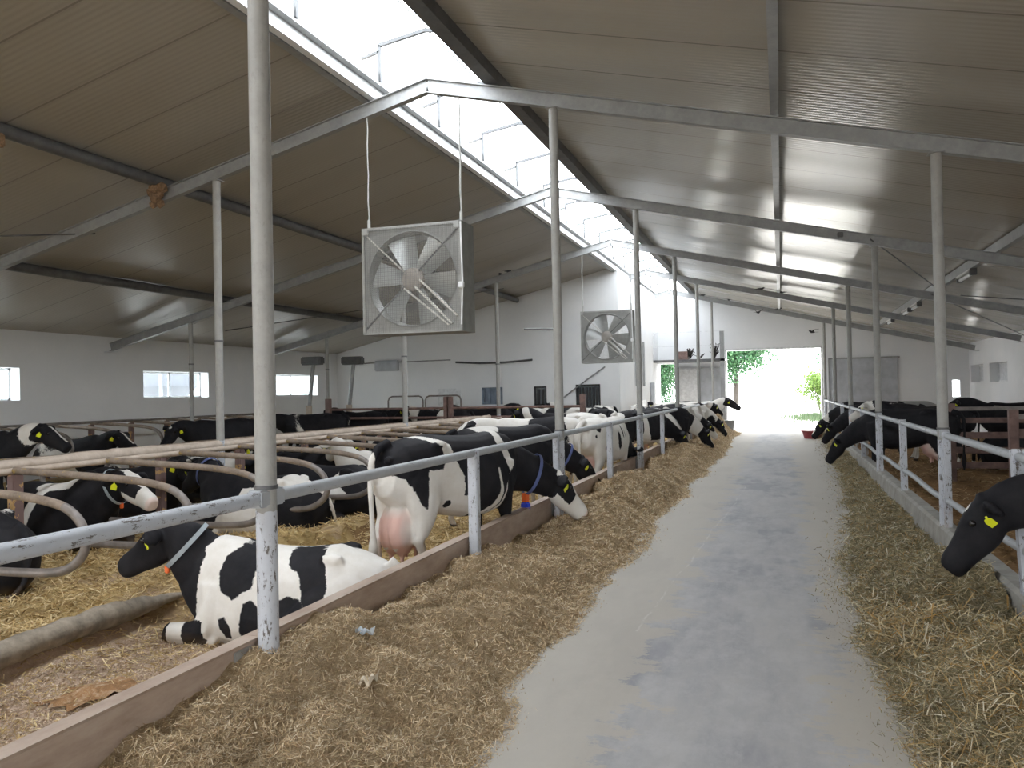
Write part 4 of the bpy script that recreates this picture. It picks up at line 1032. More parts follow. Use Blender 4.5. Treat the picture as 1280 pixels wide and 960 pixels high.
def cows():
    sh = {}
    def shp(key, *a, **k):
        if key not in sh: sh[key] = cow_shape(*a, **k)
        return sh[key]
    R = radians
    # nearest lying cow
    c1 = cow_shape('lie', (1.0, .10, .84), R(-10), R(-27), vox=.0135, cside=1)
    make_cow(c1, (-3.66, 5.53, PEN-.02), R(192), 'black and white cow lying behind the nearest column, head raised in a grey collar', 3, .1, c1_coat, 'tip', M['collar_grey'], pendant=1, sc_=.98)
    c2 = cow_shape('stand', (1.40, -.20, .82), R(-26), R(-42), vox=.0135, legs=3)
    make_cow(c2, (-3.14, 7.52, PEN), R(70), 'large standing cow with pink udder, eating hay with blue and orange collar tag', 8, .1, c2_coat, 'mask', M['collar_blue'], pendant=2, sc_=1.05)
    eat = cow_shape('stand', (1.35, .0, .72), R(0), R(-50), vox=.02, legs=0)
    eat2 = cow_shape('stand', (1.33, -.12, .78), R(-18), R(-45), vox=.02, legs=2)
    std = cow_shape('stand', (1.32, .0, 1.38), R(0), R(-28), vox=.022, legs=1)
    std2 = cow_shape('stand', (1.28, .18, 1.22), R(28), R(-35), vox=.022, legs=2, tail='side')
    lie = cow_shape('lie', (1.14, .0, .78), R(-8), R(-22), vox=.018, cside=1)
    lie2 = cow_shape('lie', (1.12, -.16, .80), R(-22), R(-30), vox=.018, cside=-1)
    lie3 = cow_shape('lie', (1.10, -.2, .90), R(-55), R(-20), vox=.018, cside=1)
    def blackish(thr=.9):
        return lambda x, y, z, f: f*.15+thr
    # standing cows at the left feed rail
    def c3_coat(x, y, z, f):
        g = np.full(len(x), .2); g = np.minimum(g, np.hypot((x+.40)/1.6, z-1.42)-.13); g = np.minimum(g, z-.45); return g
    make_cow(eat2, (-3.78, 11.0, PEN), R(55), 'black cow with white patch on its hips, feeding right behind the pink uddered cow', 21, .5, c3_coat, 'none', M['collar_blue'])
    def c4_coat(x, y, z, f):
        g = np.full(len(x), -.3)
        for cx, cz, rx, rz_ in ((-.72, 1.24, .06, .05), (-.80, 1.12, .02, .03), (.02, 1.00, .055, .16), (.22, 1.15, .03, .12), (.35, 1.1, .02, .08), (-.55, .9, .03, .05)):
            g = np.maximum(g, (1-np.hypot((x-cx)/rx, (z-cz)/rz_))*min(rx, rz_))
        g = np.maximum(g, np.where(x > 1.0, .1, -.3)); return g
    make_cow(eat, (-3.02, 14.2, PEN), R(80), 'mostly white cow with few small black spots, standing beside the rail', 5, -1, c4_coat, 'thin')
    def c6_coat(x, y, z, f):
        g = np.full(len(x), .15); g = np.minimum(g, .9-z*0-(z < .7)*2.0); g = np.minimum(g, np.hypot(x+.85, z-1.36)-.14); g = np.minimum(g, np.abs(x+.1)-.08+np.maximum(0, .9-z)*-.5); return g
    make_cow(eat2, (-3.15, 18.9, PEN), R(60), 'black and white cow seen from behind between third and fourth left columns', 31, .25, c6_coat, 'thin')
    make_cow(eat, (-2.95, 21.2, PEN), R(45), 'black cow with white belly reaching through the far left railing', 41, .35, None, 'thin')
    make_cow(eat2, (-3.1, 24.2, PEN), R(50), 'piebald cow feeding at the far left railing, next after the white bellied one', 52, .2, None, 'wide')
    make_cow(eat, (-3.05, 27.2, PEN), R(40), 'far black faced cow with thin white blaze lowering its head into the hay', 67, .1, None, 'thin')
    make_cow(std2, (-3.6, 30.3, PEN), R(12), 'pale backed cow standing at the far end before the grey sliding leaf', 71, -.9, None, 'thin')
    make_cow(std, (-3.2, 32.1, PEN), R(-8), 'farthest left cow holding its black head up over the hay', 77, .2, None, 'thin')
    make_cow(std, (-4.45, 17.4, PEN), R(160), 'dark grey cow with white shoulder standing behind the spotted white cow', 84, .35, None, 'thin')
    make_cow(std, (-4.45, 27.0, PEN), R(92), 'white cow with dark saddle standing beside the bright return wall', 88, -.5, None, 'thin')
    make_cow(std2, (-4.35, 14.6, PEN), R(200), 'white shouldered cow standing behind the black feeding cow', 93, -.35, None, 'wide')
    make_cow(lie3, (-5.9, 11.9, PEN+.16), R(190), 'dirty whitish cow lying low behind the back of the pink uddered cow', 97, -.4, None, 'white')
    # far standing cows across the pens
    far = [(-12.9, 10.1, 12, std, 101, .4, 'black cow with white hind end standing at the left edge before the wall'),
           (-12.1, 15.6, -112, std2, 102, 1.6, 'all black cow with yellow ear tag standing below the silo window'),
           (-12.3, 19.7, -165, std2, 103, .9, 'black cow with a slanting white shoulder band near the far wall window'),
           (-11.8, 21.5, 165, std, 105, .9, 'small dark cow standing left of the inverted U hoops'),
           (-11.3, 23.7, -172, std2, 106, 1.0, 'black cow with white throat standing before the U hoops'),
           (-9.6, 22.5, 176, std, 107, .3, 'greyish cow standing under the large fan before the cross wall'),
           (-9.6, 25.5, 6, std, 108, .8, 'black cow standing left of the brown gate post'),
           (-9.0, 24.45, 183, std, 109, .9, 'long black backed cow below the boarded wall panel'),
           (-5.95, 24.4, 177, std2, 110, .6, 'dark cow standing below the bluish wall window'),
           (-5.95, 25.65, 179, std, 111, .5, 'black cow with white stripe below the small barred window'),
           (-6.0, 23.15, 185, std2, 112, .2, 'piebald cow standing right of the brown gate post'),
           (-4.45, 20.85, 115, std2, 113, .1, 'black and white cow under the small far fan')]
    for x, y, a, s_, sd, b, lab in far:
        make_cow(s_, (x, y, PEN), R(a), lab, sd, b, None, 'thin' if sd % 2 else 'star')
    def s1(x, y, z, f):
        g = np.full(len(x), .2); g = np.minimum(g, -poly_sd(x, z, [(-.02, .25), (.05, .22), (.10, .55), (.16, .66), (.48, .70), (.50, .9), (-.12, .9), (-.10, .70), (.0, .66), (-.04, .5)])); return g
    def s2(x, y, z, f):
        g = np.full(len(x), -.3)
        g = np.maximum(g, poly_sd(x, z, [(.30, .9), (1.4, 1.2), (1.4, .1), (.55, .05), (.40, .30), (.15, .42), (.1, .60), (-.35, .62), (-.45, .9)]))
        g = np.maximum(g, poly_sd(x, z, [(-.28, .48), (-.45, .56), (-.75, .58), (-.95, .5), (-.98, .15), (-.60, .08), (-.35, .12), (-.22, .28)])); return g
    def s5(x, y, z, f):
        g = np.full(len(x), .2); g = np.minimum(g, -poly_sd(x, z, [(-.30, .66), (-.36, .50), (-.50, .40), (-.36, .36), (-.34, .26), (-.22, .34), (-.08, .28), (-.12, .42), (-.06, .55), (-.2, .56)])); return g
    # lying cows in the near row of cubicles (heads to -x)
    near = [(-7.25, 5.45, 182, lie, 201, 1.0, 'black cow lying in the cubicle at the left photo edge', M['collar_grey'], 'none', None),
            (-6.2, 8.75, 178, lie2, 205, .15, 'piebald cow lying behind the column, black head towards the left pipes', M['collar_blue'], 'none', s2),
            (-6.1, 10.1, 183, lie, 233, .75, 'black cow with white star patch lying in the cubicle past the piebald one', None, 'none', s5),
            (-6.2, 13.3, 176, lie2, 215, .6, 'dark cow lying in the near cubicles half hidden by the pink uddered cow', None, 'thin', None),
            (-6.1, 16.4, 181, lie, 219, .2, 'far piebald cow lying in the near cubicle row', None, 'thin', None)]
    for x, y, a, s_, sd, b, lab, co, bl, cu in near: make_cow(s_, (x, y, PEN+.16), R(a), lab, sd, b, cu, bl, co)
    opp = [(-8.30, 7.55, -3, lie, 301, .95, 'black cow with white shoulder patch and white muzzle lying right of the brown post', M['collar_grey'], 'wide', 1),
           (-9.0, 6.1, 5, lie3, 305, -.1, 'white and black cow lying behind the first brown post at the left edge', None, 'thin', None),
           (-9.0, 9.4, 2, lie2, 309, .5, 'dark cow lying behind the head pipes left of the second divider', None, 'star', None),
           (-8.9, 11.2, -2, lie3, 313, .1, 'piebald cow behind the head pipes showing a white forehead', None, 'wide', None),
           (-8.05, 12.35, -4, lie3, 317, .9, 'black cow with white blaze and muzzle facing the camera between the pipes', None, 'wide', None),
           (-9.0, 14.7, 3, lie, 321, .3, 'cow lying in the middle cubicles beyond the blazed one', None, 'thin', None),
           (-9.1, 17.2, 0, lie2, 325, .5, 'far dark cow lying in the middle cubicles', None, 'thin', None)]
    for x, y, a, s_, sd, b, lab, co, bl, pe in opp: make_cow(s_, (x, y, PEN+.16), R(a), lab, sd, b, s1 if sd == 301 else None, bl, co, pendant=pe)
    wall_ = [(-13.9, 13.1, 2, lie, 401, .2, 'cow lying by the left wall with only its ears above the pipes'),]
    for x, y, a, s_, sd, b, lab in wall_: make_cow(s_, (x, y, PEN+.36), R(a), lab, sd, b, None, 'thin')
    # right side
    blk = lambda x, y, z, f: np.where(z < .25, -.1, np.full(len(x), .2))
    make_cow(cow_shape('stand', (1.32, .04, .98), R(10), R(-52), vox=.0145, legs=0), (2.66, 6.15, PEN), R(163), 'black cow with yellow ear tag lowering its head into the hay at the right edge', 501, 2, blk, 'star', None)
    make_cow(eat, (2.35, 17.55, PEN), R(152), 'big all black cow feeding through the right railing', 503, 2, blk, 'none')
    make_cow(std, (3.05, 19.75, PEN), R(150), 'black cow with white cheek raising its head behind the big black feeding cow', 505, .8, None, 'white')
    make_cow(eat2, (2.5, 22.6, PEN), R(158), 'black cow feeding at the right railing beyond the big one', 507, .8, None, 'none')
    make_cow(eat, (2.5, 26.5, PEN), R(165), 'farthest cow feeding at the right railing near the red tub', 509, .5, None, 'thin')
    make_cow(lie, (5.3, 15.0, PEN+.1), R(160), 'black cow lying behind the dark bars at the right', 511, .9, None, 'thin')
    make_cow(lie2, (4.8, 19.4, PEN+.1), R(20), 'dark cow lying farther back in the right pen', 513, .7, None, 'thin')
    make_cow(std, (5.5, 22.6, PEN), R(170), 'dark cow standing against the right wall', 515, .9, None, 'thin')
cows()

# ------------------------------------------------------------------ right pens
def right_pens():
    for k, (y, z0) in enumerate(((12.9, 0), (17.2, 0))):
        e = empty('plank_gate', (3.05, y, PEN)); w = 3.4
        for z, h in ((1.40, .07), (1.18, .10), (.90, .12), (.62, .12), (.34, .12)):
            m = MB(); m.bbox(0, w, -.02, .02, z-h/2, z+h/2, .006); m.build('bar', M['brown_post'] if z < 1.3 else M['galv_loop'], e)
        for x in (0, w): 
            m = MB(); m.bbox(x-.06, x+.06, -.05, .05, 0, 1.5, .01); m.build('post', M['brown_post'], e)
        tag(e, 'dark barred pen divider on the right side, %s' % ('nearer one' if k == 0 else 'farther one'), 'gate', 'right pen dividers', 'thing')
    for i in range(5):
        e = empty('stall_rack', (5.0, 14.4+i*1.3, PEN))
        for z in (1.1, .75): 
            m = MB(); m.tube([(0, 0, z), (1.7, 0, z)], .025, 10); m.build('tube', M['galv_loop'], e, True)
        m = MB(); m.tube([(0, 0, 0), (0, 0, 1.1)], .025, 10); m.build('leg', M['galv_loop'], e, True)
        m = MB(); m.tube([(1.7, 0, 0), (1.7, 0, 1.25)], .03, 10); m.build('leg', M['galv_loop'], e, True)
        tag(e, 'dark tube stall rack in the right pen, %s from the near end' % ORD[i], 'stall divider', 'stall racks in the right pen', 'thing')
    m = MB(); m.tube([(4.95, 13.5, 1.18), (4.95, 24, 1.18)], .03, 10); tag(m.build('stall_pipe', M['galv_loop'], None, True), 'long grey pipe over the stall racks of the right pen', 'pipe', kind='thing')
    e = empty('mineral_feeder', (4.3, 31.2, PEN)); m = MB(); m.prism([(-.9, .55), (.9, .55), (1.0, 1.05), (.45, 1.30), (-.6, 1.30), (-1.0, 1.05)], 1, -.5, .5); m.build('hopper', M['galv'], e)
    for x in (-.7, .7):
        m = MB(); m.bbox(x-.05, x+.05, -.4, .4, 0, .56, .01); m.build('leg', M['galv'], e)
    tag(e, 'pale grey hopper feeder standing before the grey sliding door', 'feeder', kind='thing')
right_pens()

# ------------------------------------------------------------------ gable wall things
def gable():
    y = Y1-.06
    e = empty('sliding_door', (1.9, y, 0)); 
    for i in range(3):
        m = MB(); m.bbox(i*.84+.01, i*.84+.83, -.02, .02, .12, 2.84, .006); m.build('door_panel', M['door_sheet'], e)
    m = MB(); m.bbox(-.05, 2.6, -.05, .0, 2.84, 2.90, .004); m.bbox(-.05, 0, -.04, .04, .1, 2.86, .004); m.build('track', M['galv'], e)
    tag(e, 'wide grey sliding door leaf parked on the gable right of the doorway', 'door', kind='thing')
    e = empty('sliding_door', (-4.15, y-.05, -.11))
    for i in range(2):
        m = MB(); m.bbox(i*.9+.01, i*.9+.89, -.02, .02, .12, 2.75, .006); m.build('door_panel', M['white_frame'] if i == 0 else M['door_sheet'], e)
    for x in (-.06, -.0): 
        m = MB(); m.bbox(x-.02, x+.02, -.05, .05, .1, 2.8, .004); m.build('edge_rail', M['galv'], e)
    tag(e, 'narrow grey sliding door leaf left of the doorway behind the far cows', 'door', kind='thing')
    # doorway frame
    m = MB(); m.box(-2.24, -2.16, Y1-.02, Y1+.42, 0, 3.40); m.box(1.58, 1.66, Y1-.02, Y1+.42, 0, 3.40); m.box(-2.24, 1.66, Y1-.02, Y1+.42, 3.34, 3.42)
    struct(m.build('trim_5', M['white_frame']))
    # loft platform
    e = empty('loft_platform', (-5.02, 34.0, 2.98)); w = 2.9
    m = MB(); m.box(0, w, 0, 1.44, -.10, 0); m.build('deck', M['dsteel'], e)
    for x in (.02, .95, 1.9, w-.03):
        m = MB(); m.bar((x, .02, 0), (x, .02, 1.15), .03, .03); m.build('rail_post', M['white_frame'], e)
    for z in (.55, 1.12):
        m = MB(); m.bar((0, .02, z), (w, .02, z), .025, .025); m.build('guard_rail', M['white_frame'], e)
    tag(e, 'small loft platform with thin guard rail above the far left cows', 'platform', kind='thing')
    post = MB(); post.bbox(-2.32, -2.14, 34.0, 34.16, 0, 4.1, .01); tag(post.build('timber_post', M['galv']), 'tall square grey post at the open end of the loft platform', 'post', kind='thing')
    r = random.Random(4)
    for k, (x, h) in enumerate(((-3.55, .45), (-3.15, .25), (-2.55, .62))):
        m = MB()
        for i in range(60 if h > .3 else 30):
            a = r.uniform(0, 2*pi); L = h*r.uniform(.4, 1); q = (x+.22*cos(a)*r.random(), 34.3+.2*sin(a), 2.98+L)
            m.tube([(x, 34.3, 2.98), ((x+q[0])/2, 34.3, 2.98+L*.6), q], .008, 4)
            m.ball(q, (.018, .014, .02), 1)
        tag(m.build('dry_bush', M['bark'], None, True), '%s dry brownish plant bundle on the loft platform' % ['left', 'low middle', 'tall right'][k], 'dry plants', 'dry bundles on the loft', 'thing')
    m = MB(); m.bbox(-4.0, -3.62, 34.15, 34.5, 2.98, 3.32, .01); tag(m.build('crate', M['brown_post']), 'small brown crate at the left end of the loft platform', 'crate', kind='thing')
    for k, (yy, z1) in enumerate(((29.5, 4.1), (31.2, 3.6))):
        m = MB(); m.bbox(-5.0, -4.93, yy-.05, yy+.05, 1.9, z1, .01); tag(m.build('wall_conduit', M['galv']), 'vertical pale conduit on the bright return wall, %s one' % ('nearer' if k == 0 else 'farther'), 'conduit', 'conduits on the return wall', 'thing')
    # white stub post near the small doorway
    m = MB(); m.bbox(-5.0, -4.85, 33.0, 33.2, -.1, 2.05, .01); tag(m.build('wooden_stub', M['door_sheet']), 'short grey board standing left of the small green lit doorway', 'board', kind='thing')
gable()

def cross_wall_bits():
    y = 26.5
    m = MB(); m.bbox(-11.5, -10.63, y-.034, y-.001, 1.36, 1.94, .006); tag(m.build('boarded_hatch', M['white_frame']), 'faint pale boarded panel on the cross wall below the large fan', 'panel', kind='thing')
    def bars(i, x0, x1, z0, z1, n, mat, glass):
        e = empty('window_%d' % i, ((x0+x1)/2, y+.05, z0)); struct(e); w = (x1-x0)/2
        m = MB(); t = .05
        m.box(-w, w, 0, .05, 0, t); m.box(-w, w, 0, .05, z1-z0-t, z1-z0); m.box(-w, -w+t, 0, .05, 0, z1-z0); m.box(w-t, w, 0, .05, 0, z1-z0); m.build('window_frame', mat, e)
        for k in range(n):
            m = MB(); x = -w+(k+1)*2*w/(n+1); m.box(x-.04, x+.04, 0, .04, 0, z1-z0-.10); m.build('slat', mat, e)
        m = MB(); m.box(-w+t, w-t, .08, .09, t, z1-z0-t); m.build('pane', glass, e)
    bars(31, *CW[0], 2, M['winblue'], M['winblue']); bars(32, *CW[1], 2, M['black'], M['pane']); bars(33, *CW[2], 6, M['black'], M['pane'])
    for k, (pts, r, lab) in enumerate([
        ([(-10.8, y-.04, 2.86), (-9.9, y-.04, 2.80), (-9.0, y-.04, 2.80), (-8.0, y-.04, 2.86)], .035, 'dark sagging pipe fixed across the middle of the cross wall'),
        ([(-7.3, y-.04, 1.3), (-6.1, y-.04, 2.15), (-5.5, y-.04, 2.55)], .022, 'thin slanting grey pipe on the cross wall below the small fan'),
        ([(-3.02, 9.67, 2.54), (-2.8, 9.67, 2.53), (-2.62, 9.67, 2.52)], .014, 'short thin rod clamped to the second left column'),
        ([(-14.8, y-.04, 2.92), (-11.0, y-.04, 2.95)], .02, 'thin wire along the top left of the cross wall')]):
        m = MB(); m.tube(pts, r, 8); tag(m.build('wall_pipe', M['dsteel' if k in (0, 2) else 'galv'], None, True), lab, 'pipe', kind='thing')
    m = MB(); m.bbox(-13.9, -13.0, y-.22, y-.02, 2.62, 3.0, .03); tag(m.build('heater_box', M['door_sheet']), 'pale grey box unit mounted high on the cross wall left', 'wall unit', kind='thing')
    # brush / machine posts before the far wall window
    for k, (x, yy) in enumerate(((-13.9, 21.9), (-12.9, 22.6))):
        e = empty('brush_stand', (x, yy, PEN))
        m = MB(); m.tube([(0, 0, 0), (.05, 0, 1.6)], .09, 12); m.build('post', M['dusty'], e, True)
        m = MB(); m.tube([(.05, 0, 1.5), (.2, 0, 2.7), (.25, 0, 2.95)], .06, 12); m.build('arm', M['galv'], e, True)
        m = MB(); m.bbox(-.15, .55, -.15, .15, 2.85, 3.1, .04); m.build('motor', M['dsteel'], e)
        tag(e, 'tall grey cow brush stand before the far wall window, %s one' % ('left' if k == 0 else 'right'), 'cow brush', 'cow brush stands', 'thing')
cross_wall_bits()

# ------------------------------------------------------------------ braces, lamps, nests, birds
def roof_bits():
    def zr_(x, d=.32): return zroof(x)-d
    rods = [((2.9, 9.67), (1.6, 5.2), 'thin brace rod crossing the nearest right rafter'), ((1.55, 15.5), (3.5, 20.5), 'thin brace rod from the second right column towards the lamps'), ((3.4, 21.2), (6.6, 26.5), 'thin brace rod beyond the lamp purlin'), ((3.9, 20.6), (6.7, 18), 'thin level brace rod right of the lamp purlin'),
            ((-10.0, 9.9), (-12.6, 6.0), 'thin dark brace rod at the left photo edge'), ((-9.8, 20), (-12.0, 22.5), 'thin dark brace rod left of the large fan'), ((-7.8, 23), (-13.5, 17.5), 'thin brace wire below the left lower pipe')]
    for a, b, lab in rods:
        m = MB(); m.tube([(a[0], a[1], zr_(a[0])), (b[0], b[1], zr_(b[0]))], .012, 8); tag(m.build('brace_rod', M['dsteel'], None, True), lab, 'rod', 'thin roof brace rods', 'thing')
    for k, y in enumerate((12.0, 18.2, 24.6, 26.3, 30.0)):
        e = empty('tube_lamp', (3.55, y, zroof(3.55)-.19)); m = MB(); m.bbox(-.07, .07, -.62, .62, -.05, .0, .01); m.build('housing', M['lamp_body'], e)
        m = MB(); m.tube([(0, -.56, -.085), (0, .56, -.085)], .035, 12); m.build('cover', M['white_frame'], e, True)
        for s in (-1, 1): 
            m = MB(); m.bbox(-.06, .06, s*.62-.05, s*.62+.05, -.13, .0, .01); m.build('end_cap', M['dsteel'], e)
        tag(e, 'tube lamp fixed under the right lamp purlin, %s from the near end' % ORD[k], 'lamp', 'tube lamps on the right', 'thing')
    m = MB(); rr = random.Random(8)
    for i in range(26): m.ball((-8.5+rr.uniform(-.08, .08), 9.57+rr.uniform(-.07, .07), zroof(-8.5)-.15-rr.uniform(0, .30)), rr.uniform(.05, .09), 1)
    tag(m.build('bird_nest', M['nest'], None, True), 'brown mud bird nest where the left rafter meets the dark roof pipe', 'nest', kind='thing')
    m = MB(); m.bbox(-8.68, -8.36, 6.72, 7.02, zroof(-8.5)-.35, zroof(-8.5)-.19, .02); tag(m.build('wood_block', M['nest']), 'brown wooden block under the dark roof pipe at the left edge', 'block', kind='thing')
    m = MB(); m.bbox(1.02, 1.12, 15.60, 15.66, ZRAF-K*5.34+.05, ZRAF-K*5.34+.14, .01); tag(m.build('junction_box', M['dsteel']), 'small dark junction box on the second right rafter', 'box', kind='thing')
    def bird(x, y, z, rz, fly, label, s=1.0):
        e = empty('swallow', (x, y, z), rz); e.scale = (s,)*3
        m = MB(); loft(m, [(-.07, 0, 0, .008, .01), (-.03, 0, .0, .02, .022), (.02, 0, .005, .028, .028), (.055, 0, .02, .02, .02), (.075, 0, .03, .014, .013), (.095, 0, .03, .003, .003)], 10, 2); m.build('body', M['black'], e, True)
        m = MB(); m.prism([(-.06, .012), (-.15, .03), (-.09, 0), (-.15, -.03), (-.06, -.012)], 2, 0, .004); m.build('tail', M['black'], e)
        for q in (-1, 1):
            m = MB()
            if fly: V = [(.03, q*.02, .01), (-.02, q*.02, .01), (.03, q*.08, .05), (-.015, q*.08, .05), (-.05, q*.17, .06), (-.075, q*.165, .06)]
            else: V = [(.02, q*.022, .02), (.02, q*.026, 0), (-.04, q*.024, .018), (-.04, q*.026, -.006), (-.12, q*.008, .0), (-.12, q*.008, -.008)]
            V2 = V+[(a, b+q*.002, c+.004) for a, b, c in V]; F = [(0, 1, 3, 2), (2, 3, 5, 4), (6, 8, 9, 7), (8, 10, 11, 9), (0, 2, 8, 6), (2, 4, 10, 8), (1, 7, 9, 3), (3, 9, 11, 5), (0, 6, 7, 1), (4, 5, 11, 10)]
            m.add(V2, F); m.build('wing', M['black'], e)
        tag(e, label, 'bird', 'swallows in the barn', 'thing')
    zt = lambda x: ZRAF-K*abs(x-XR)+.19
    bird(-.62, 26.5, 4.10, 1.0, True, 'swallow in flight before the gable above the doorway left', 1.3)
    bird(.95, 26.5, 3.42, 3.7, True, 'swallow in flight at the upper right of the doorway', 1.3)
    for x, y, a, lab in ((-6.8, 15.67, .5, 'small dark bird on the rafter behind the large fan'), (-7.45, 21.67, 2.0, 'left bird of the pair on the third left rafter'), (-7.2, 21.67, 1.2, 'right bird of the pair on the third left rafter'),
                         (-.55, 27.67, .4, 'left bird on the fourth right rafter above the doorway'), (.1, 27.67, 2.2, 'right bird on the fourth right rafter above the doorway'),
                         (-2.9, 33.67, 1., 'bird near the top of the farthest right rafter'), (-1.9, 33.67, 2., 'bird in the middle of the farthest right rafter'), (.0, 33.67, .6, 'lowest bird on the farthest right rafter')):
        bird(x, y, zt(x)+.02, a, False, lab, 1.4)
roof_bits()

# ------------------------------------------------------------------ litter in the hay, tub
def litter():
    def sheet(name, cx, cy, fn, w_, h_, mat, label, cat, seed, lift):
        rs = random.Random(seed); n = 9; V = []
        for i in range(n):
            for j in range(n):
                u, v = i/(n-1)-.5, j/(n-1)-.5; x = cx+u*w_*(1-.4*abs(v)); y = cy+v*h_
                V.append((x, y, float(fn(np.array([cx]), np.array([cy]))[0])+lift+.02*sin(u*9+seed)*cos(v*7)+rs.uniform(-.004, .004)+(.03 if u > .4 else 0)))
        F = [(i*n+j, i*n+j+1, (i+1)*n+j+1, (i+1)*n+j) for i in range(n-1) for j in range(n-1)]
        V2 = V+[(a, b, c+.002) for a, b, c in V]; m = MB(); N = n*n; m.add(V2, F+[tuple(N+k for k in f[::-1]) for f in F]); tag(m.build(name, mat, None, True), label, cat, kind='thing')
    sheet('wrapper', -2.31, 4.20, hay_left, .13, .05, M['wrapper'], 'crumpled blue and white wrapper lying on the near hay', 'wrapper', 2, .03)
    sheet('paper_scrap', -2.02, 3.70, hay_left, .08, .10, M['paper'], 'pale beige paper scrap lying on the near hay', 'paper', 5, .03)
    m = MB(); m.tube([(.47, 5.9, .02), (.55, 5.93, .022), (.66, 5.95, .03)], .004, 6); tag(m.build('straw_stem', M['twig'], None, True), 'single pale straw stem on the concrete right of the aisle', 'stem', kind='thing')
    e = empty('feed_tub', (.98, 29.4, 0)); m = MB(); m.tube([(0, 0, 0), (0, 0, .24), (0, 0, .26)], [.26, .33, .35], 24); m.build('tub', M['bucket'], e, True)
    m = MB(); m.add(*[(lambda V, F: ([(v[0], v[2], v[1]) for v in V], F))(*ring_loft([(.35, .24), (.37, .24), (.37, .27), (.35, .27)], 24))][0]); m.build('rim', M['bucket'], e, True)
    tag(e, 'low dark red tub by the right railing near the doorway', 'tub', kind='thing')
    e = empty('feed_trough', (-2.0, 31.9, .12)); m = MB(); m.prism([(-.25, 0), (.25, 0), (.32, .40), (-.32, .40)], 1, -.2, .2); m.build('box', M['galv'], e)
    m = MB(); m.bbox(-.35, .35, -.23, .23, .39, .43, .01); m.build('rim', M['galv'], e)
    tag(e, 'small grey box trough at the far end of the left hay', 'trough', kind='thing')
litter()

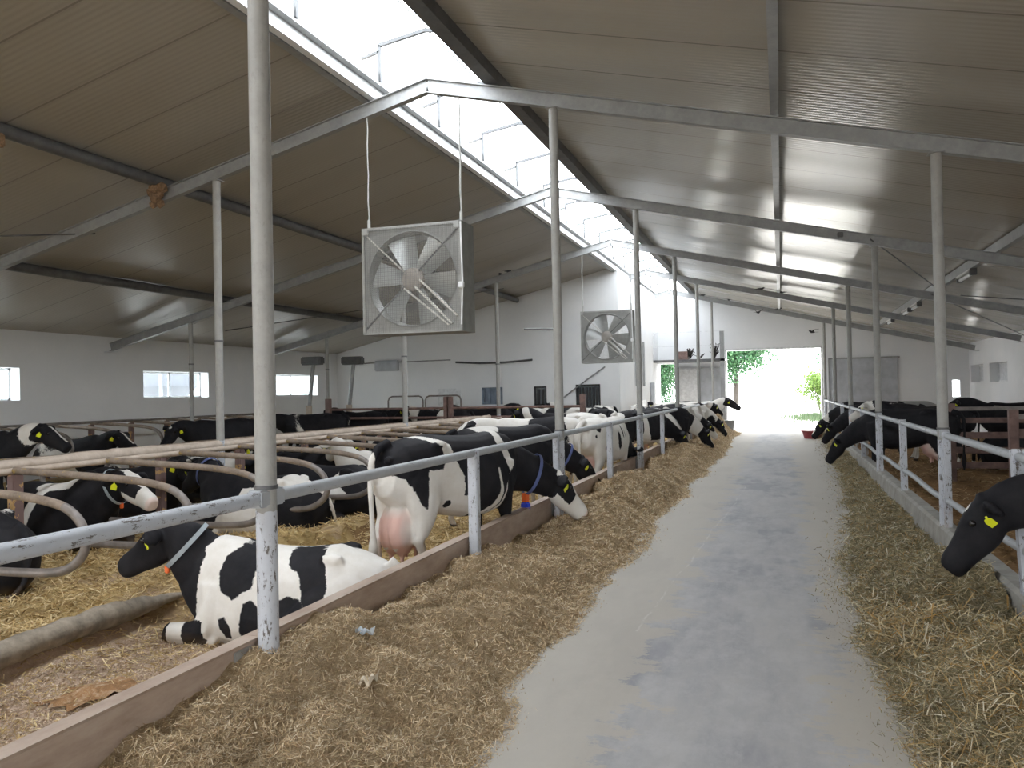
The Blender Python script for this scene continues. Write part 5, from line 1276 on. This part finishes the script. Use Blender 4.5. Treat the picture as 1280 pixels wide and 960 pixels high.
# ------------------------------------------------------------------ outdoors
def outside():
    m = MB(); m.box(-60, 60, Y1+.3, 110, -.3, -.03); m.box(-60, XL_-.4, -40, Y1+.3, -.6, -.3); m.box(XRT+.4, 60, -40, Y1+.3, -.6, -.3); m.box(-60, 60, -60, Y0-.4, -.3, -.03)
    struct(m.build('ground', M['asphalt']))
    def tree(x, y, h, r, z0, n, mat, label, seed, name='tree', trunk=True, ls=.22, cat='tree'):
        e = empty(name, (x, y, 0)); rs = np.random.RandomState(seed)
        cl = rs.normal(0, .45, (26, 3))*np.array((r, r, (h-z0)/2))*.9; cl[:, 2] += (h+z0)/2
        k = rs.randint(0, 26, n); c = cl[k]+rs.normal(0, .22*r, (n, 3))*np.array((1, 1, .8)); c[:, 2] = np.clip(c[:, 2], z0*.8, h*1.02)
        d = rs.normal(0, 1, (n, 3)); d /= np.linalg.norm(d, axis=1)[:, None]; s = np.cross(d, rs.normal(0, 1, (n, 3))); s /= np.linalg.norm(s, axis=1)[:, None]
        L = ls*rs.uniform(.6, 1.3, n)[:, None]; V = np.stack((c-d*L/2, c+s*L*.3, c+d*L/2, c-s*L*.3), 1).reshape(-1, 3)
        o = fast_mesh('foliage', V, np.arange(n*4).reshape(-1, 4), mat, e, False); 
        if trunk:
            m = MB(); m.tube([(0, 0, -.1), (.1, 0, h*.3), (0, .1, h*.6)], [.22, .17, .08], 10)
            for a in range(5): q = cl[a]; m.tube([(.05, 0, h*.35), (q[0]*.5, q[1]*.5, (h*.35+q[2])/2+.2), tuple(q)], [.08, .05, .03], 8)
            m.build('trunk', M['bark'], e, True)
        else:
            m = MB()
            for a in range(5): q = cl[a]; m.tube([(0, 0, -.1), tuple(q*.9)], [.04, .02], 6)
            m.build('stems', M['bark'], e, True)
        tag(e, label, cat, None, 'thing')
    tree(-3.7, 72, 8.5, 3.3, 2.8, 19000, M['leaf'], 'green tree seen through the middle of the gable doorway', 3, ls=.26)
    tree(4.6, 66, 9.0, 1.6, 1.5, 7000, M['leaf'], 'tall tree at the right side of the gable doorway', 5, ls=.26)
    tree(2.45, 57, 3.1, 1.4, .5, 5000, M['leaf_light'], 'bright yellow green bush at the right of the gable doorway', 6, 'bush', False, .16, 'bush')
    tree(-6.9, 48, 6.5, 2.4, .2, 20000, M['leaf'], 'dense tree filling the small doorway left of the gable', 9, ls=.18)
    tree(-21, 44, 7, 3, .8, 3000, M['leaf'], 'tree standing outside beyond the left wall', 10, ls=.4)
    tree(-30, 6, 7, 3.2, .8, 3000, M['leaf'], 'tree outside the leftmost wall window', 12, ls=.4)
    rs = np.random.RandomState(2); n = 5000; x = rs.normal(3.1, 1.1, n); y = rs.normal(48, 2.2, n); h = rs.uniform(.1, .35, n); a = rs.uniform(0, 2*pi, n)
    V = np.stack((np.stack((x-.03*np.cos(a), y-.03*np.sin(a), 0*x), -1), np.stack((x+.03*np.cos(a), y+.03*np.sin(a), 0*x), -1), np.stack((x+.05*np.sin(a), y+.05*np.cos(a), h), -1)), 1).reshape(-1, 3)
    tag(fast_mesh('grass', V, np.arange(n*3).reshape(-1, 3), M['grass'], None, False), 'patch of green grass outside the gable doorway', 'grass', kind='stuff')
    # silo seen through the left window
    e = empty('feed_silo', (-25, 28.4, -.3)); m = MB(); prof = []
    for k in range(24): prof.append((2.6+k*.12, 1.35 if k % 2 else 1.31))
    m.tube([(0, 0, z) for z, _ in prof], [r for _, r in prof], 32); m.build('bin', M['silo'], e, True)
    m = MB(); m.tube([(0, 0, 1.5), (0, 0, 2.6)], [.25, 1.31], 32); m.build('cone', M['silo'], e, True)
    m = MB(); m.tube([(0, 0, 5.36), (0, 0, 6.2)], [1.35, .2], 32); m.build('cap', M['silo'], e, True)
    for a in (.6, 2.2, 3.7, 5.3):
        m = MB(); m.bar((1.33*cos(a), 1.33*sin(a), 0), (1.33*cos(a), 1.33*sin(a), 3.2), .09, .09); m.build('leg', M['galv'], e)
    tag(e, 'round ribbed metal feed silo seen through the left wall window', 'silo', kind='thing')
outside()
